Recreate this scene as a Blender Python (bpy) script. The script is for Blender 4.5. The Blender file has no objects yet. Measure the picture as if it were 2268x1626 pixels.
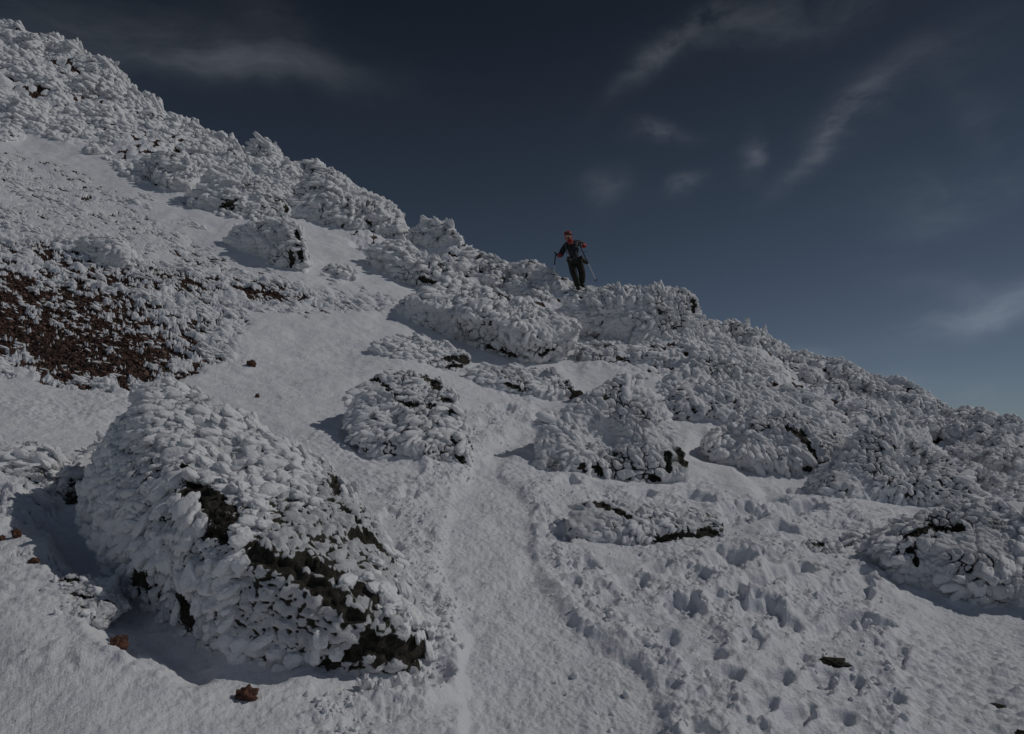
import bpy, bmesh, math, random
import numpy as np
from mathutils import Vector, Matrix
sc = bpy.context.scene
COL = sc.collection
RNG = np.random.default_rng(7)
# ------------------------------------------------------------------ camera model (photo measured on a 2268 x 1626 grid)
F, CX, CY, PITCH, CH = 1512.0, 1134.0, 813.0, math.radians(7.05), 1.6
SP, CP = math.sin(PITCH), math.cos(PITCH)
def ray(px, py):
    u = (np.asarray(px, float)-CX)/F; v = (CY-np.asarray(py, float))/F
    y = CP-SP*v; z = SP+CP*v
    return u/y, z/y                      # x and z (relative to the eye) for one metre of y
def at(px, py, Y):
    a, s = ray(px, py)
    return np.stack([a*Y, np.ones_like(a)*Y, CH+s*Y], -1)
def proj(P):
    x, y, z = P[..., 0], P[..., 1], P[..., 2]-CH
    d = y*CP+z*SP; v = (-y*SP+z*CP)/d
    return CX+F*x/d, CY-F*v
# ------------------------------------------------------------------ noise
def _h(i, j, k, seed):
    i = i.astype(np.uint32); j = j.astype(np.uint32); k = k.astype(np.uint32)
    n = i*np.uint32(374761393) ^ j*np.uint32(668265263) ^ k*np.uint32(2246822519) ^ np.uint32((seed*3266489917) & 0xffffffff)
    n = (n ^ (n >> np.uint32(15)))*np.uint32(2246822519)
    n = (n ^ (n >> np.uint32(13)))*np.uint32(3266489917)
    n ^= n >> np.uint32(16)
    return n
def _f(n): return (n & np.uint32(0xffffff)).astype(np.float32)/16777216.0
def noise(P, seed=0):                   # value noise in -1..1
    P = np.asarray(P, np.float32)
    b = np.floor(P); f = P-b; b = b.astype(np.int64); f = f*f*f*(f*(f*6-15)+10)
    r = 0
    for dx in (0, 1):
        wx = f[:, 0] if dx else 1-f[:, 0]
        for dy in (0, 1):
            wy = f[:, 1] if dy else 1-f[:, 1]
            for dz in (0, 1):
                wz = f[:, 2] if dz else 1-f[:, 2]
                r = r+_f(_h(b[:, 0]+dx, b[:, 1]+dy, b[:, 2]+dz, seed))*wx*wy*wz
    return r*2-1
def fbm(P, o=4, seed=0, g=.5):
    r = 0; a = 1; t = 0
    for k in range(o):
        r = r+a*noise(P*(2.03**k)+k*17.3, seed+k); t += a; a *= g
    return r/t*1.6
def worley(P, seed=0):
    P = np.asarray(P, np.float32)
    b = np.floor(P).astype(np.int64); f = P-b
    F1 = np.full(len(P), 9., np.float32); F2 = F1.copy()
    for dx in (-1, 0, 1):
        for dy in (-1, 0, 1):
            for dz in (-1, 0, 1):
                n = _h(b[:, 0]+dx, b[:, 1]+dy, b[:, 2]+dz, seed)
                n2 = _h(b[:, 0]+dx, b[:, 1]+dy, b[:, 2]+dz, seed+91)
                d = (dx+_f(n)-f[:, 0])**2+(dy+_f(n >> np.uint32(7))-f[:, 1])**2+(dz+_f(n2)-f[:, 2])**2
                F2 = np.minimum(F2, np.maximum(F1, d)); F1 = np.minimum(F1, d)
    return np.sqrt(F1), np.sqrt(F2)
def sstep(a, b, x):
    t = np.clip((x-a)/(b-a), 0, 1); return t*t*(3-2*t)
def pchip(x, y, xi):
    x = np.asarray(x, float); y = np.asarray(y, float)
    h = np.diff(x); d = np.diff(y)/h; m = np.zeros_like(y)
    for i in range(1, len(x)-1):
        if d[i-1]*d[i] > 0:
            w1 = 2*h[i]+h[i-1]; w2 = h[i]+2*h[i-1]; m[i] = (w1+w2)/(w1/d[i-1]+w2/d[i])
    m[0] = d[0]; m[-1] = d[-1]
    i = np.clip(np.searchsorted(x, xi)-1, 0, len(x)-2)
    t = (xi-x[i])/h[i]; t2 = t*t; t3 = t2*t
    r = (2*t3-3*t2+1)*y[i]+(t3-2*t2+t)*h[i]*m[i]+(-2*t3+3*t2)*y[i+1]+(t3-t2)*h[i]*m[i+1]
    r = np.where(xi < x[0], y[0]+m[0]*(xi-x[0]), r)
    return np.where(xi > x[-1], y[-1]+m[-1]*(xi-x[-1]), r)
def seg_d(px, py, pts):                 # distance to a polyline
    d = np.full(np.shape(px), 1e9)
    for (x0, y0), (x1, y1) in zip(pts[:-1], pts[1:]):
        L = (x1-x0)**2+(y1-y0)**2+1e-9
        t = np.clip(((px-x0)*(x1-x0)+(py-y0)*(y1-y0))/L, 0, 1)
        d = np.minimum(d, np.hypot(px-x0-t*(x1-x0), py-y0-t*(y1-y0)))
    return d
def poly_d(px, py, pts):                # signed distance to a polygon, positive inside
    pts = list(pts); d = seg_d(px, py, pts+[pts[0]]); ins = np.zeros(np.shape(px), bool)
    for (x0, y0), (x1, y1) in zip(pts, pts[1:]+pts[:1]):
        if y0 == y1: continue
        c = (y0 > py) != (y1 > py)
        ins ^= c & (px < (x1-x0)*(py-y0)/(y1-y0)+x0)
    return np.where(ins, d, -d)
# ------------------------------------------------------------------ mesh helpers
def mesh_np(name, V, Fc, mat=None, smooth=True, attrs=None):
    V = np.ascontiguousarray(V, np.float32); Fc = np.ascontiguousarray(Fc, np.int32)
    me = bpy.data.meshes.new(name); k = Fc.shape[1]
    me.vertices.add(len(V)); me.vertices.foreach_set('co', V.ravel())
    me.loops.add(Fc.size); me.loops.foreach_set('vertex_index', Fc.ravel())
    me.polygons.add(len(Fc)); me.polygons.foreach_set('loop_start', np.arange(0, Fc.size, k, dtype=np.int32))
    me.polygons.foreach_set('use_smooth', np.full(len(Fc), smooth))
    me.update(calc_edges=True)
    for n, v in (attrs or {}).items():
        a = me.attributes.new(n, 'FLOAT', 'POINT'); a.data.foreach_set('value', np.ascontiguousarray(v, np.float32))
    if mat: me.materials.append(mat)
    return me
def link(name, me, parent=None, loc=None):
    o = bpy.data.objects.new(name, me); COL.objects.link(o)
    if loc is not None: o.location = loc
    if parent: o.parent = parent
    return o
def tag(o, label=None, cat=None, group=None, kind=None):
    for k, v in (('label', label), ('category', cat), ('group', group), ('kind', kind)):
        if v: o[k] = v
    return o
# ------------------------------------------------------------------ materials
def nodes(name):
    m = bpy.data.materials.new(name); m.use_nodes = True; nt = m.node_tree
    b = nt.nodes['Principled BSDF']
    return m, nt, b
def nd(nt, t, **k):
    n = nt.nodes.new(t)
    for a, v in k.items():
        if a in n.inputs: n.inputs[a].default_value = v
        else: setattr(n, a, v)
    return n
def tex_noise(nt, vec, scale, detail=4, rough=.55):
    n = nd(nt, 'ShaderNodeTexNoise'); n.inputs['Scale'].default_value = scale
    n.inputs['Detail'].default_value = detail; n.inputs['Roughness'].default_value = rough
    nt.links.new(vec, n.inputs['Vector']); return n.outputs['Fac']
def ramp(nt, fac, stops):
    n = nd(nt, 'ShaderNodeValToRGB'); r = n.color_ramp
    while len(r.elements) < len(stops): r.elements.new(.5)
    for e, (p, c) in zip(r.elements, stops): e.position = p; e.color = (*c, 1)
    nt.links.new(fac, n.inputs['Fac']); return n.outputs['Color']
def mixc(nt, fac, a, b):
    n = nd(nt, 'ShaderNodeMix', data_type='RGBA')
    for s, v in ((0, fac), (6, a), (7, b)):
        if hasattr(v, 'links') or isinstance(v, bpy.types.NodeSocket): nt.links.new(v, n.inputs[s])
        else: n.inputs[s].default_value = v if s == 0 else (*v, 1)
    return n.outputs[2]
def bump(nt, b, h, dist, strength=1, prev=None):
    n = nd(nt, 'ShaderNodeBump'); n.inputs['Distance'].default_value = dist; n.inputs['Strength'].default_value = strength
    nt.links.new(h, n.inputs['Height'])
    if prev: nt.links.new(prev, n.inputs['Normal'])
    nt.links.new(n.outputs['Normal'], b.inputs['Normal']); return n.outputs['Normal']
ICE = (.84, .85, .87)
def rock_nodes(nt, pos):
    c1 = ramp(nt, tex_noise(nt, pos, 14, 6, .7), [(.3, (.012, .011, .009)), (.45, (.045, .040, .028)), (.58, (.10, .09, .068)), (.70, (.18, .165, .14))])
    c2 = ramp(nt, tex_noise(nt, pos, 60, 3, .6), [(.42, (.010, .010, .008)), (.6, (.06, .054, .04)), (.75, (.17, .16, .14))])
    return mixc(nt, .5, c1, c2)
def make_ice():
    m, nt, b = nodes('rime_ice'); pos = nd(nt, 'ShaderNodeNewGeometry').outputs['Position']
    c = ramp(nt, tex_noise(nt, pos, 9, 4), [(.3, (.82, .835, .86)), (.7, (.90, .90, .905))])
    nt.links.new(c, b.inputs['Base Color']); b.inputs['Roughness'].default_value = .75; b.inputs['Specular IOR Level'].default_value = .25
    n = bump(nt, b, tex_noise(nt, pos, 45, 4, .6), .012)
    bump(nt, b, tex_noise(nt, pos, 160, 3, .6), .003, 1, n)
    return m
def make_rockice(name='rimed_rock'):
    m, nt, b = nodes(name); pos = nd(nt, 'ShaderNodeNewGeometry').outputs['Position']
    at_ = nd(nt, 'ShaderNodeAttribute', attribute_name='ice').outputs['Fac']
    nz = tex_noise(nt, pos, 40, 5, .65)
    ad = nd(nt, 'ShaderNodeMath', operation='ADD'); nt.links.new(at_, ad.inputs[0])
    mu = nd(nt, 'ShaderNodeMath', operation='MULTIPLY_ADD'); nt.links.new(nz, mu.inputs[0]); mu.inputs[1].default_value = .5; mu.inputs[2].default_value = -.25
    nt.links.new(mu.outputs[0], ad.inputs[1])
    f = nd(nt, 'ShaderNodeMapRange'); f.inputs[1].default_value = .42; f.inputs[2].default_value = .55; nt.links.new(ad.outputs[0], f.inputs[0])
    c = mixc(nt, f.outputs[0], rock_nodes(nt, pos), ICE)
    nt.links.new(c, b.inputs['Base Color']); b.inputs['Roughness'].default_value = .8; b.inputs['Specular IOR Level'].default_value = .3
    n = bump(nt, b, tex_noise(nt, pos, 30, 6, .7), .02)
    bump(nt, b, tex_noise(nt, pos, 120, 3, .6), .004, 1, n)
    return m
def make_ground():
    m, nt, b = nodes('snow_ground'); pos = nd(nt, 'ShaderNodeNewGeometry').outputs['Position']
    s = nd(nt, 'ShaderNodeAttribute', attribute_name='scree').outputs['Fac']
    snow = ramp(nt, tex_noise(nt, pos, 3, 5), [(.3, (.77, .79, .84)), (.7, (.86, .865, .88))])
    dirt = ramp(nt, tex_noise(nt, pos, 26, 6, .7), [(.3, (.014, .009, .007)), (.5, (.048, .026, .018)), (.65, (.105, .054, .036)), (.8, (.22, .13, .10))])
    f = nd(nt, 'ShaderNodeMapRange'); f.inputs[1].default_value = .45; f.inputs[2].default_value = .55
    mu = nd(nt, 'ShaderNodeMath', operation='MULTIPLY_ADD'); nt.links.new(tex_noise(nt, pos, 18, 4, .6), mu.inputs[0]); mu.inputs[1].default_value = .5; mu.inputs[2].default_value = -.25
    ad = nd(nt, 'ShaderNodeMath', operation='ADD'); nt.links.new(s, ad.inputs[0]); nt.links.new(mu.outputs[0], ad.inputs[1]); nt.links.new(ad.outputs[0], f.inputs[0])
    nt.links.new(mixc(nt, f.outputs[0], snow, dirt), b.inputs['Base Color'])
    b.inputs['Roughness'].default_value = .7; b.inputs['Specular IOR Level'].default_value = .25
    n = bump(nt, b, tex_noise(nt, pos, 28, 5, .65), .018)
    bump(nt, b, tex_noise(nt, pos, 140, 3, .6), .004, 1, n)
    return m
def flat(name, col, rough=.7, nscale=40, amt=.35, metal=0):
    m, nt, b = nodes(name); tc = nd(nt, 'ShaderNodeTexCoord').outputs['Object']
    c = ramp(nt, tex_noise(nt, tc, nscale, 4), [(.3, tuple(x*(1-amt) for x in col)), (.7, tuple(min(1, x*(1+amt)) for x in col))])
    nt.links.new(c, b.inputs['Base Color']); b.inputs['Roughness'].default_value = rough; b.inputs['Metallic'].default_value = metal
    return m
M_ICE, M_ROCK, M_GROUND = make_ice(), make_rockice(), make_ground()
M_BROWN = flat('rust_brown_cinder', (.10, .045, .028), .9, 30, .6)
# ------------------------------------------------------------------ terrain
TAB = {-500: [(3.4, 1626), (5, 1280), (6.5, 1080), (8, 940), (10, 790), (12, 680), (15, 510), (18, 380), (22, 230), (30, 40), (44, -180)],
 0: [(3.6, 1626), (5, 1330), (6.5, 1150), (8, 1020), (10, 890), (12, 790), (15, 640), (18, 520), (22, 385), (28, 240), (38, 60)],
 400: [(3.8, 1600), (5, 1370), (6.5, 1190), (8, 1070), (10, 940), (12, 835), (15, 690), (18, 580), (22, 455), (27, 330), (31, 250)],
 800: [(4, 1605), (5, 1410), (6.5, 1230), (8, 1115), (10, 985), (12, 885), (15, 755), (18, 650), (22, 530), (26, 440)],
 1134: [(4, 1640), (5, 1455), (6.5, 1270), (8, 1160), (10, 1040), (12, 950), (15, 840), (18, 730), (21, 610)],
 1400: [(4, 1650), (5, 1470), (6.5, 1290), (8, 1180), (10, 1065), (12, 980), (15, 865), (18, 740), (20, 650)],
 1700: [(4, 1660), (5, 1480), (6.5, 1300), (8, 1190), (10, 1085), (12, 1005), (15, 895), (18, 790), (19.5, 745)],
 2000: [(4, 1670), (5, 1490), (6.5, 1310), (8, 1200), (10, 1100), (12, 1025), (15, 930), (17, 875)],
 2268: [(4, 1680), (5, 1500), (6.5, 1320), (8, 1205), (10, 1105), (12, 1030), (14.5, 940)],
 2700: [(4, 1690), (5, 1510), (6.5, 1330), (8, 1215), (10, 1120), (12, 1065), (13, 1050)]}
SIL = [(-500, -180), (-200, -60), (0, 55), (60, 72), (100, 90), (150, 110), (200, 145), (265, 185), (300, 212), (400, 262), (500, 318), (560, 345), (600, 355), (680, 395), (780, 440), (860, 490), (897, 518), (940, 530),
       (1000, 545), (1040, 570), (1100, 598), (1140, 610), (1180, 618), (1220, 632), (1245, 642), (1420, 655), (1450, 660), (1530, 680), (1560, 714), (1650, 722), (1700, 752), (1750, 787), (1830, 801), (1900, 822), (1950, 856),
       (2050, 891), (2100, 911), (2200, 917), (2268, 940), (2700, 1050)]
NA_IN, NT = 1240, 1000
aL = ray(-60, 813)[0]; aR = ray(2330, 813)[0]
A = np.concatenate([np.linspace(-2.2, aL, 60, endpoint=False), np.linspace(aL, aR, NA_IN), np.linspace(aR, 2.2, 60)[1:]])
# rows: dense where the picture is dense
tq = np.linspace(.085, 1, 4000)
cols = sorted(TAB)
def col_z(px, t):
    Yc = TAB[px][-1][0]; Yv = [.35]; Zv = [-.02+.0*px]
    for Y, py in TAB[px]:
        Yv.append(Y); Zv.append(float(at(px, py, Y)[2]))
    Y = t*Yc; z = pchip(Yv, Zv, Y)
    return Y, z
ref = [proj(np.stack([ray(c, 900)[0]*col_z(c, tq)[0], col_z(c, tq)[0], col_z(c, tq)[1]], -1))[1] for c in (0, 800, 1400, 2000)]
step = np.sum([np.abs(np.diff(np.clip(r, -500, 1760))) for r in ref], 0)
cum = np.concatenate([[0], np.cumsum(step+step.mean()*.25)]); cum /= cum[-1]
T = np.concatenate([np.linspace(.015, .085, 30, endpoint=False), np.interp(np.linspace(0, 1, NT-30), cum, tq)])
T = np.concatenate([T, 1+np.cumsum(np.linspace(.004, .06, 26))])
def base_surface(Av, Tv):
    Yc_a = []; 
    n, m = len(Tv), len(Av)
    AC = np.zeros((n, len(cols))); SC = np.zeros((n, len(cols))); YC = np.array([TAB[c][-1][0] for c in cols], float)
    for k, c in enumerate(cols):
        tt = np.minimum(Tv, 1); Y, z = col_z(c, tt)
        s = (z-CH)/Y
        v = (s*CP-SP)/(CP+s*SP)
        SC[:, k] = s; AC[:, k] = ((c-CX)/F)/(CP-SP*v)
    yc = pchip(AC[-1], YC, np.clip(Av, AC[-1][0]-.2, AC[-1][-1]+.1))
    S = np.zeros((n, m))
    for j in range(n):
        if Tv[j] > 1: S[j] = S[j-1]; continue
        if Tv[j] < .085: continue
        S[j] = pchip(AC[j], SC[j], np.clip(Av, AC[j][0]-.5, AC[j][-1]+.25))
    # skyline correction
    sa, ss = ray([p[0] for p in SIL], [p[1] for p in SIL])
    tgt = np.interp(Av, sa, ss)
    j1 = np.searchsorted(Tv, 1.0)-1 if Tv[-1] > 1 else n-1
    delta = tgt-S[min(j1, n-1)]
    w = sstep(.72, 1, np.minimum(Tv, 1))[:, None]
    S = S+w*delta[None, :]*((Av > -1.1) & (Av < 1.1))[None, :]
    Y = Tv[:, None]*yc[None, :]
    Z = CH+S*Y
    j0 = int(np.searchsorted(Tv, .088)); near_ = np.arange(n) < j0
    Z[near_] = Z[j0][None, :]*(Tv[near_]/Tv[j0])[:, None]
    over = np.maximum(Tv-1, 0)[:, None]*yc[None, :]
    Z = Z-over*(.15+S)-over**2*.04
    return np.stack([Av[None, :]*Y, Y, Z], -1)
B = base_surface(A, T)
H, W = B.shape[:2]
BPX, BPY = proj(B)
JC = NT-1
def find(px, py):                       # world point of the bare slope seen at a photo position
    px = np.atleast_1d(np.asarray(px, float)); py = np.atleast_1d(np.asarray(py, float)); out = []
    for x, y in zip(px, py):
        i = np.searchsorted(A, ray(x, y)[0]); i = int(np.clip(i, 0, W-1))
        col = BPY[:JC+1, i]; j = int(np.argmax(col <= y)) if (col <= y).any() else JC
        out.append(B[j, i])
    return np.array(out)
# surface lookup used by things standing on the slope: index of cells
def grid_at(px, py):
    i = np.clip(np.searchsorted(A, ray(px, py)[0]), 1, W-2); 
    j = np.zeros(len(i), int)
    order = np.argsort(i)
    for ii in np.unique(i):
        k = np.where(i == ii)[0]; col = BPY[:JC+1, ii]
        mono = np.minimum.accumulate(col)
        j[k] = np.clip(np.searchsorted(-mono, -py[k]), 2, JC)
    return j, i
# masks in slope space
TRAIL = [(1200, 900), (1110, 950), (1060, 1010), (1010, 1090), (965, 1180), (970, 1300), (1020, 1400), (1000, 1500), (1030, 1700), (1560, 1700), (1430, 1480), (1280, 1360), (1195, 1240), (1190, 1130), (1120, 1060), (1150, 1000), (1230, 950)]
TRAMPLE = [(1195, 1075), (1500, 1075), (1900, 1062), (1960, 1180), (1900, 1260), (1990, 1350), (2020, 1500), (2000, 1700), (1520, 1700), (1400, 1470), (1290, 1380), (1210, 1250)]
BERM = [(1150, 900), (1070, 950), (1000, 1040), (900, 1080), (930, 1150), (925, 1230), (950, 1320), (985, 1400), (975, 1490), (900, 1540), (760, 1580), (680, 1590), (760, 1660)]
BERM2 = [(1190, 1100), (1230, 1180), (1250, 1280), (1340, 1370), (1440, 1430), (1500, 1520), (1560, 1640)]
SCREE = [(-80, 560), (60, 590), (200, 640), (330, 700), (440, 745), (525, 770), (520, 800), (420, 830), (330, 868), (250, 862), (120, 850), (-80, 815)]
STREAK = [(-80, 250), (150, 330), (420, 440), (560, 560), (700, 620), (860, 660), (840, 690), (560, 690), (520, 800), (-80, 830)]
def ell(cx, cy, rx, ry, ang=0):
    c, s = math.cos(math.radians(ang)), math.sin(math.radians(ang))
    dx, dy = BPX-cx, BPY-cy
    return np.sqrt(((dx*c+dy*s)/rx)**2+((-dx*s+dy*c)/ry)**2)
P3 = B.reshape(-1, 3)
def N(scale, o=4, seed=0, ax=(1, 1, 1), g=.5): return fbm(P3*np.array(ax)*scale, o, seed, g).reshape(H, W)
near = sstep(1.15, 1, T)[:, None]
hz = np.zeros((H, W))
hz += N(.5, 4, 1)*.10*sstep(3, 9, B[..., 1])
hz += N(2.2, 3, 3)*.025
fine = sstep(30, 8, B[..., 1])
hz += N(9, 4, 5, (1, 1, 1), .6)*.010*fine
hz += N(30, 3, 9)*.005*sstep(13, 5, B[..., 1])
# wind pitted snow: small bumps leaning the same way
w1, _ = worley(P3*np.array([9., 13, 9])+3*0, 4)
pit = (np.maximum(0, .58-w1)*.062).reshape(H, W)*sstep(-.1, .4, N(.8, 3, 12))*sstep(20, 7, B[..., 1])
tr = sstep(-8, 25, poly_d(BPX, BPY, TRAIL)+N(2.5, 3, 21)*14)
tm = sstep(-15, 40, poly_d(BPX, BPY, TRAMPLE)+N(1.5, 3, 22)*30)
bm = sstep(60, 12, seg_d(BPX, BPY, BERM)+N(3, 3, 23)*22)
bm2 = sstep(48, 8, seg_d(BPX, BPY, BERM2)+N(3, 3, 24)*20)
hz += pit*(1-tr)*(1-tm*.6)
chunk, _ = worley(P3*6.3+np.stack([N(4, 3, 31), N(4, 3, 131), N(4, 3, 231)], -1).reshape(-1, 3)*.9, 33)
chunk2, _ = worley(P3*15, 35)
chunk = ((.75-chunk)*.055+(.6-chunk2)*.04).reshape(H, W)+N(19, 3, 44, (1, 1, 1), .6)*.02
foot = [(160, 1135), (205, 1199), (292, 1267), (387, 1363), (501, 1431), (638, 1455), (820, 1480), (960, 1475)]
fd = seg_d(BPX, BPY, foot)
rough = sstep(22, 60, fd)*np.maximum.reduce([bm*.95, bm2*.95, tm*sstep(-.25, .35, N(1.6, 3, 36))])
hz += rough*(chunk*.55+.055*N(2.6, 5, 37, (1, 1, 1), .55)+.015)
hz -= tr*(1-rough)*.055
hz += tr*N(6, 4, 38)*.010+tr*N(22, 2, 39, (1, .35, 1))*.005
# boot prints: pits with a thrown-up rim
PR = [(1615, 1238, 46, 24), (1541, 1281, 26, 17), (1633, 1319, 26, 20), (1683, 1352, 44, 20), (1739, 1387, 30, 18), (1591, 1330, 24, 18), (1513, 1348, 40, 20), (1905, 1291, 30, 20), (1915, 1312, 16, 14), (1824, 1404, 28, 18), (1880, 1380, 40, 12), (1940, 1398, 36, 12), (1987, 1454, 22, 26),
      (1683, 1295, 40, 16), (1753, 1266, 44, 14), (1577, 1454, 30, 14), (1660, 1430, 28, 14), (1824, 1514, 34, 22), (1775, 1468, 26, 20), (1880, 1525, 26, 20), (1605, 1500, 34, 14), (1690, 1574, 30, 20), (1965, 1560, 34, 18), (1645, 1123, 44, 12), (1767, 1133, 48, 13), (1711, 1108, 30, 9), (1650, 1149, 40, 10), (1727, 1179, 32, 11),
      (1256, 1072, 26, 11), (1752, 1069, 26, 8), (1420, 1090, 28, 9), (1540, 1095, 34, 9), (1230, 1190, 36, 18), (860, 1140, 20, 9), (905, 1100, 22, 9), (880, 1205, 18, 10), (1290, 1255, 30, 14), (1400, 1290, 34, 15), (1460, 1255, 30, 12), (1350, 1330, 28, 14), (1880, 1205, 20, 8), (1120, 905, 20, 8), (1075, 930, 18, 8), 
      (1500, 1180, 0, 0), (1480, 1420, 26, 12), (1720, 1500, 34, 16), (1760, 1590, 40, 20), (1860, 1590, 34, 16)]
rr = np.random.default_rng(5)
for k in range(6):
    x = rr.uniform(1230, 1960); y = rr.uniform(1080, 1640)
    PR.append((x, y, rr.uniform(14, 30)*(.5+(y-1000)/900), rr.uniform(8, 15)*(.5+(y-1000)/900)))
for (x, y, w, h) in PR:
    if w == 0: continue
    w *= 1.22; h *= 1.2
    m = (np.abs(BPX-x) < w*2.6) & (np.abs(BPY-y) < h*3.2)
    if not m.any(): continue
    ang = rr.uniform(-30, 30); c, s = math.cos(math.radians(ang)), math.sin(math.radians(ang))
    dx = (BPX[m]-x); dy = (BPY[m]-y); nz = noise(P3.reshape(H, W, 3)[m]*12, 77)*.28
    d = np.sqrt(((dx*c+dy*s)/w)**2+((-dx*s*h/w*1.0+dy*c)/h)**2)+nz
    dep = .0009*w*2.2*B[..., 1][m]/6
    dep = np.clip(dep, .03, .19)
    hz[m] += -dep*sstep(1.05, .62, d)+dep*.20*np.exp(-((d-1.3)/.3)**2)*(.8+nz)
hz -= .09*sstep(62, 8, fd)
# scoured hollow round the great boulder, drift lips
gd = seg_d(BPX, BPY, [(120, 1110), (200, 1230), (300, 1370), (430, 1440)]); gd2 = seg_d(BPX, BPY, [(430, 1440), (600, 1470)]); gw = N(2, 3, 41)*12
hz -= np.maximum(.20*sstep(105, 5, gd+gw), .12*sstep(70, 5, gd2+gw))*sstep(2.5, 4, B[..., 1])
gd = np.minimum(gd, gd2+15)
hz += .015*np.exp(-((gd-105)/20)**2)
gd = seg_d(BPX, BPY, [(1560, 985), (1640, 1000), (1700, 1060), (1780, 1062)]); hz -= .14*sstep(45, 8, gd)
gd = seg_d(BPX, BPY, [(1950, 1225), (2010, 1290), (2100, 1325), (2270, 1350)]); hz -= .08*sstep(40, 8, gd)
gd = seg_d(BPX, BPY, [(770, 960), (840, 1020), (920, 1042)]); hz -= .08*sstep(26, 5, gd)
# left patches of rimed clods
lp = sstep(0, 40, poly_d(BPX, BPY, [(-100, 960), (110, 975), (160, 1040), (150, 1130), (260, 1280), (250, 1380), (180, 1370), (110, 1260), (-100, 1220)]))
# scree: the snow thins to separate clods over brown cinder
sd = poly_d(BPX, BPY, SCREE); st = poly_d(BPX, BPY, STREAK)
ca, sa_ = math.cos(math.radians(26)), math.sin(math.radians(26))
U = (B[..., 0]*ca-B[..., 2]*sa_+B[..., 1]*.15); V = (B[..., 0]*sa_+B[..., 2]*ca); Wd = B[..., 1]*.6
SPc = np.stack([U*.7, V*3.6, Wd*2.4], -1).reshape(-1, 3)
sn = fbm(SPc*3.6, 5, 51, .72).reshape(H, W)
sn2 = fbm(np.stack([U*.35, V*1.2, Wd*.8], -1).reshape(-1, 3), 3, 53).reshape(H, W)
st2 = poly_d(BPX, BPY, [(-80, 480), (150, 520), (330, 590), (560, 610), (700, 640), (860, 665), (840, 690), (560, 700), (525, 800), (-80, 830)])
bareness = .46*sstep(-30, 60, sd)+.20*sstep(0, 90, st)+.40*sstep(-15, 40, st2)+.30*sstep(40, 8, seg_d(BPX, BPY, [(560, 650), (700, 655), (860, 672)]))
bareness += .38*sstep(75, 10, seg_d(BPX, BPY, [(120, 800), (250, 840), (330, 850)])) - .9*sstep(835, 868, BPY+.0*BPX)*0
bareness += .33*lp
edge = sstep(30, 0, poly_d(BPX, BPY, [(-80, 812), (150, 850), (250, 868), (330, 872), (330, 1000), (-80, 1000)]))  # sharp lower drift edge
bareness *= edge if False else 1
lowedge = sstep(-2, 6, BPY-(np.interp(BPX, [-80, 0, 120, 250, 330, 430, 530], [808, 822, 846, 868, 872, 835, 806])+N(3, 2, 55)*5))
bareness = bareness*(1-lowedge*(BPY < 960))
snow_t = sn*1.05+sn2*.35+.72-bareness
scree = sstep(.12, -.02, snow_t)*sstep(.02, .12, bareness)
thick = sstep(-.05, .45, snow_t)
hz += (thick-1)*.085*sstep(0, .3, bareness)
cl, _ = worley(np.stack([U*2.2, V*6.5, Wd*4.5], -1).reshape(-1, 3), 57)
hz += np.maximum(0, .62-cl.reshape(H, W))*.22*sstep(.1, .5, bareness)*(1-scree)
hz += scree*(N(14, 3, 58)*.02+N(30, 2, 59)*.012)
# crusted ridge: cauliflower surface
CR = [(-600, -300), (0, 20), (300, 180), (560, 300), (900, 480), (1240, 600), (1560, 640), (1900, 780), (2400, 920), (2400, 1120), (2180, 1115), (2100, 1010), (1990, 930), (1900, 965), (1850, 1000), (1560, 960), (1470, 890), (1455, 850), (1280, 830), (1290, 790), (1240, 740), (1000, 640), (880, 590), (820, 570), (780, 520), (660, 500), (500, 480), (300, 400), (200, 330), (0, 280), (-600, 100)]
crust = sstep(-10, 40, poly_d(BPX, BPY, CR)+N(.8, 3, 61)*25)
sc_ = np.clip(B[..., 1]/16, .5, 2.2)
w1, _ = worley(P3*3.4, 63); w2, _ = worley(P3*8.0, 65)
hz += crust*near*(.34*N(.6, 3, 68)*np.clip(B[..., 1]/20, .5, 1.6)+np.sqrt(np.maximum(0, .8-w1)).reshape(H, W)*.20+np.maximum(0, .7-w2).reshape(H, W)*.09-.05)
scree = np.maximum(scree, crust*near*sstep(.60, .72, w1.reshape(H, W)+.12*N(1.2, 3, 67))*.9)  # crevices between crust lumps coloured dark: bare rock plus painted shading
P = B.copy(); P[..., 2] += hz*sstep(0, .6, B[..., 1])
GP = P
def gnormal():
    dx = np.gradient(P, axis=1); dy = np.gradient(P, axis=0)
    n = np.cross(dx, dy); n /= np.linalg.norm(n, axis=-1, keepdims=True)+1e-9
    return n
dxb = np.gradient(B, axis=1); dyb = np.gradient(B, axis=0); BN = np.cross(dxb, dyb); BN /= np.linalg.norm(BN, axis=-1, keepdims=True)+1e-9
idx = np.arange(H*W).reshape(H, W)
Fq = np.stack([idx[:-1, :-1], idx[:-1, 1:], idx[1:, 1:], idx[1:, :-1]], -1).reshape(-1, 4)
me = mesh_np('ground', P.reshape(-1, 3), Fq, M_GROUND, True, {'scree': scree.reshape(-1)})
ground = link('ground', me); tag(ground, kind='structure')
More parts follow.
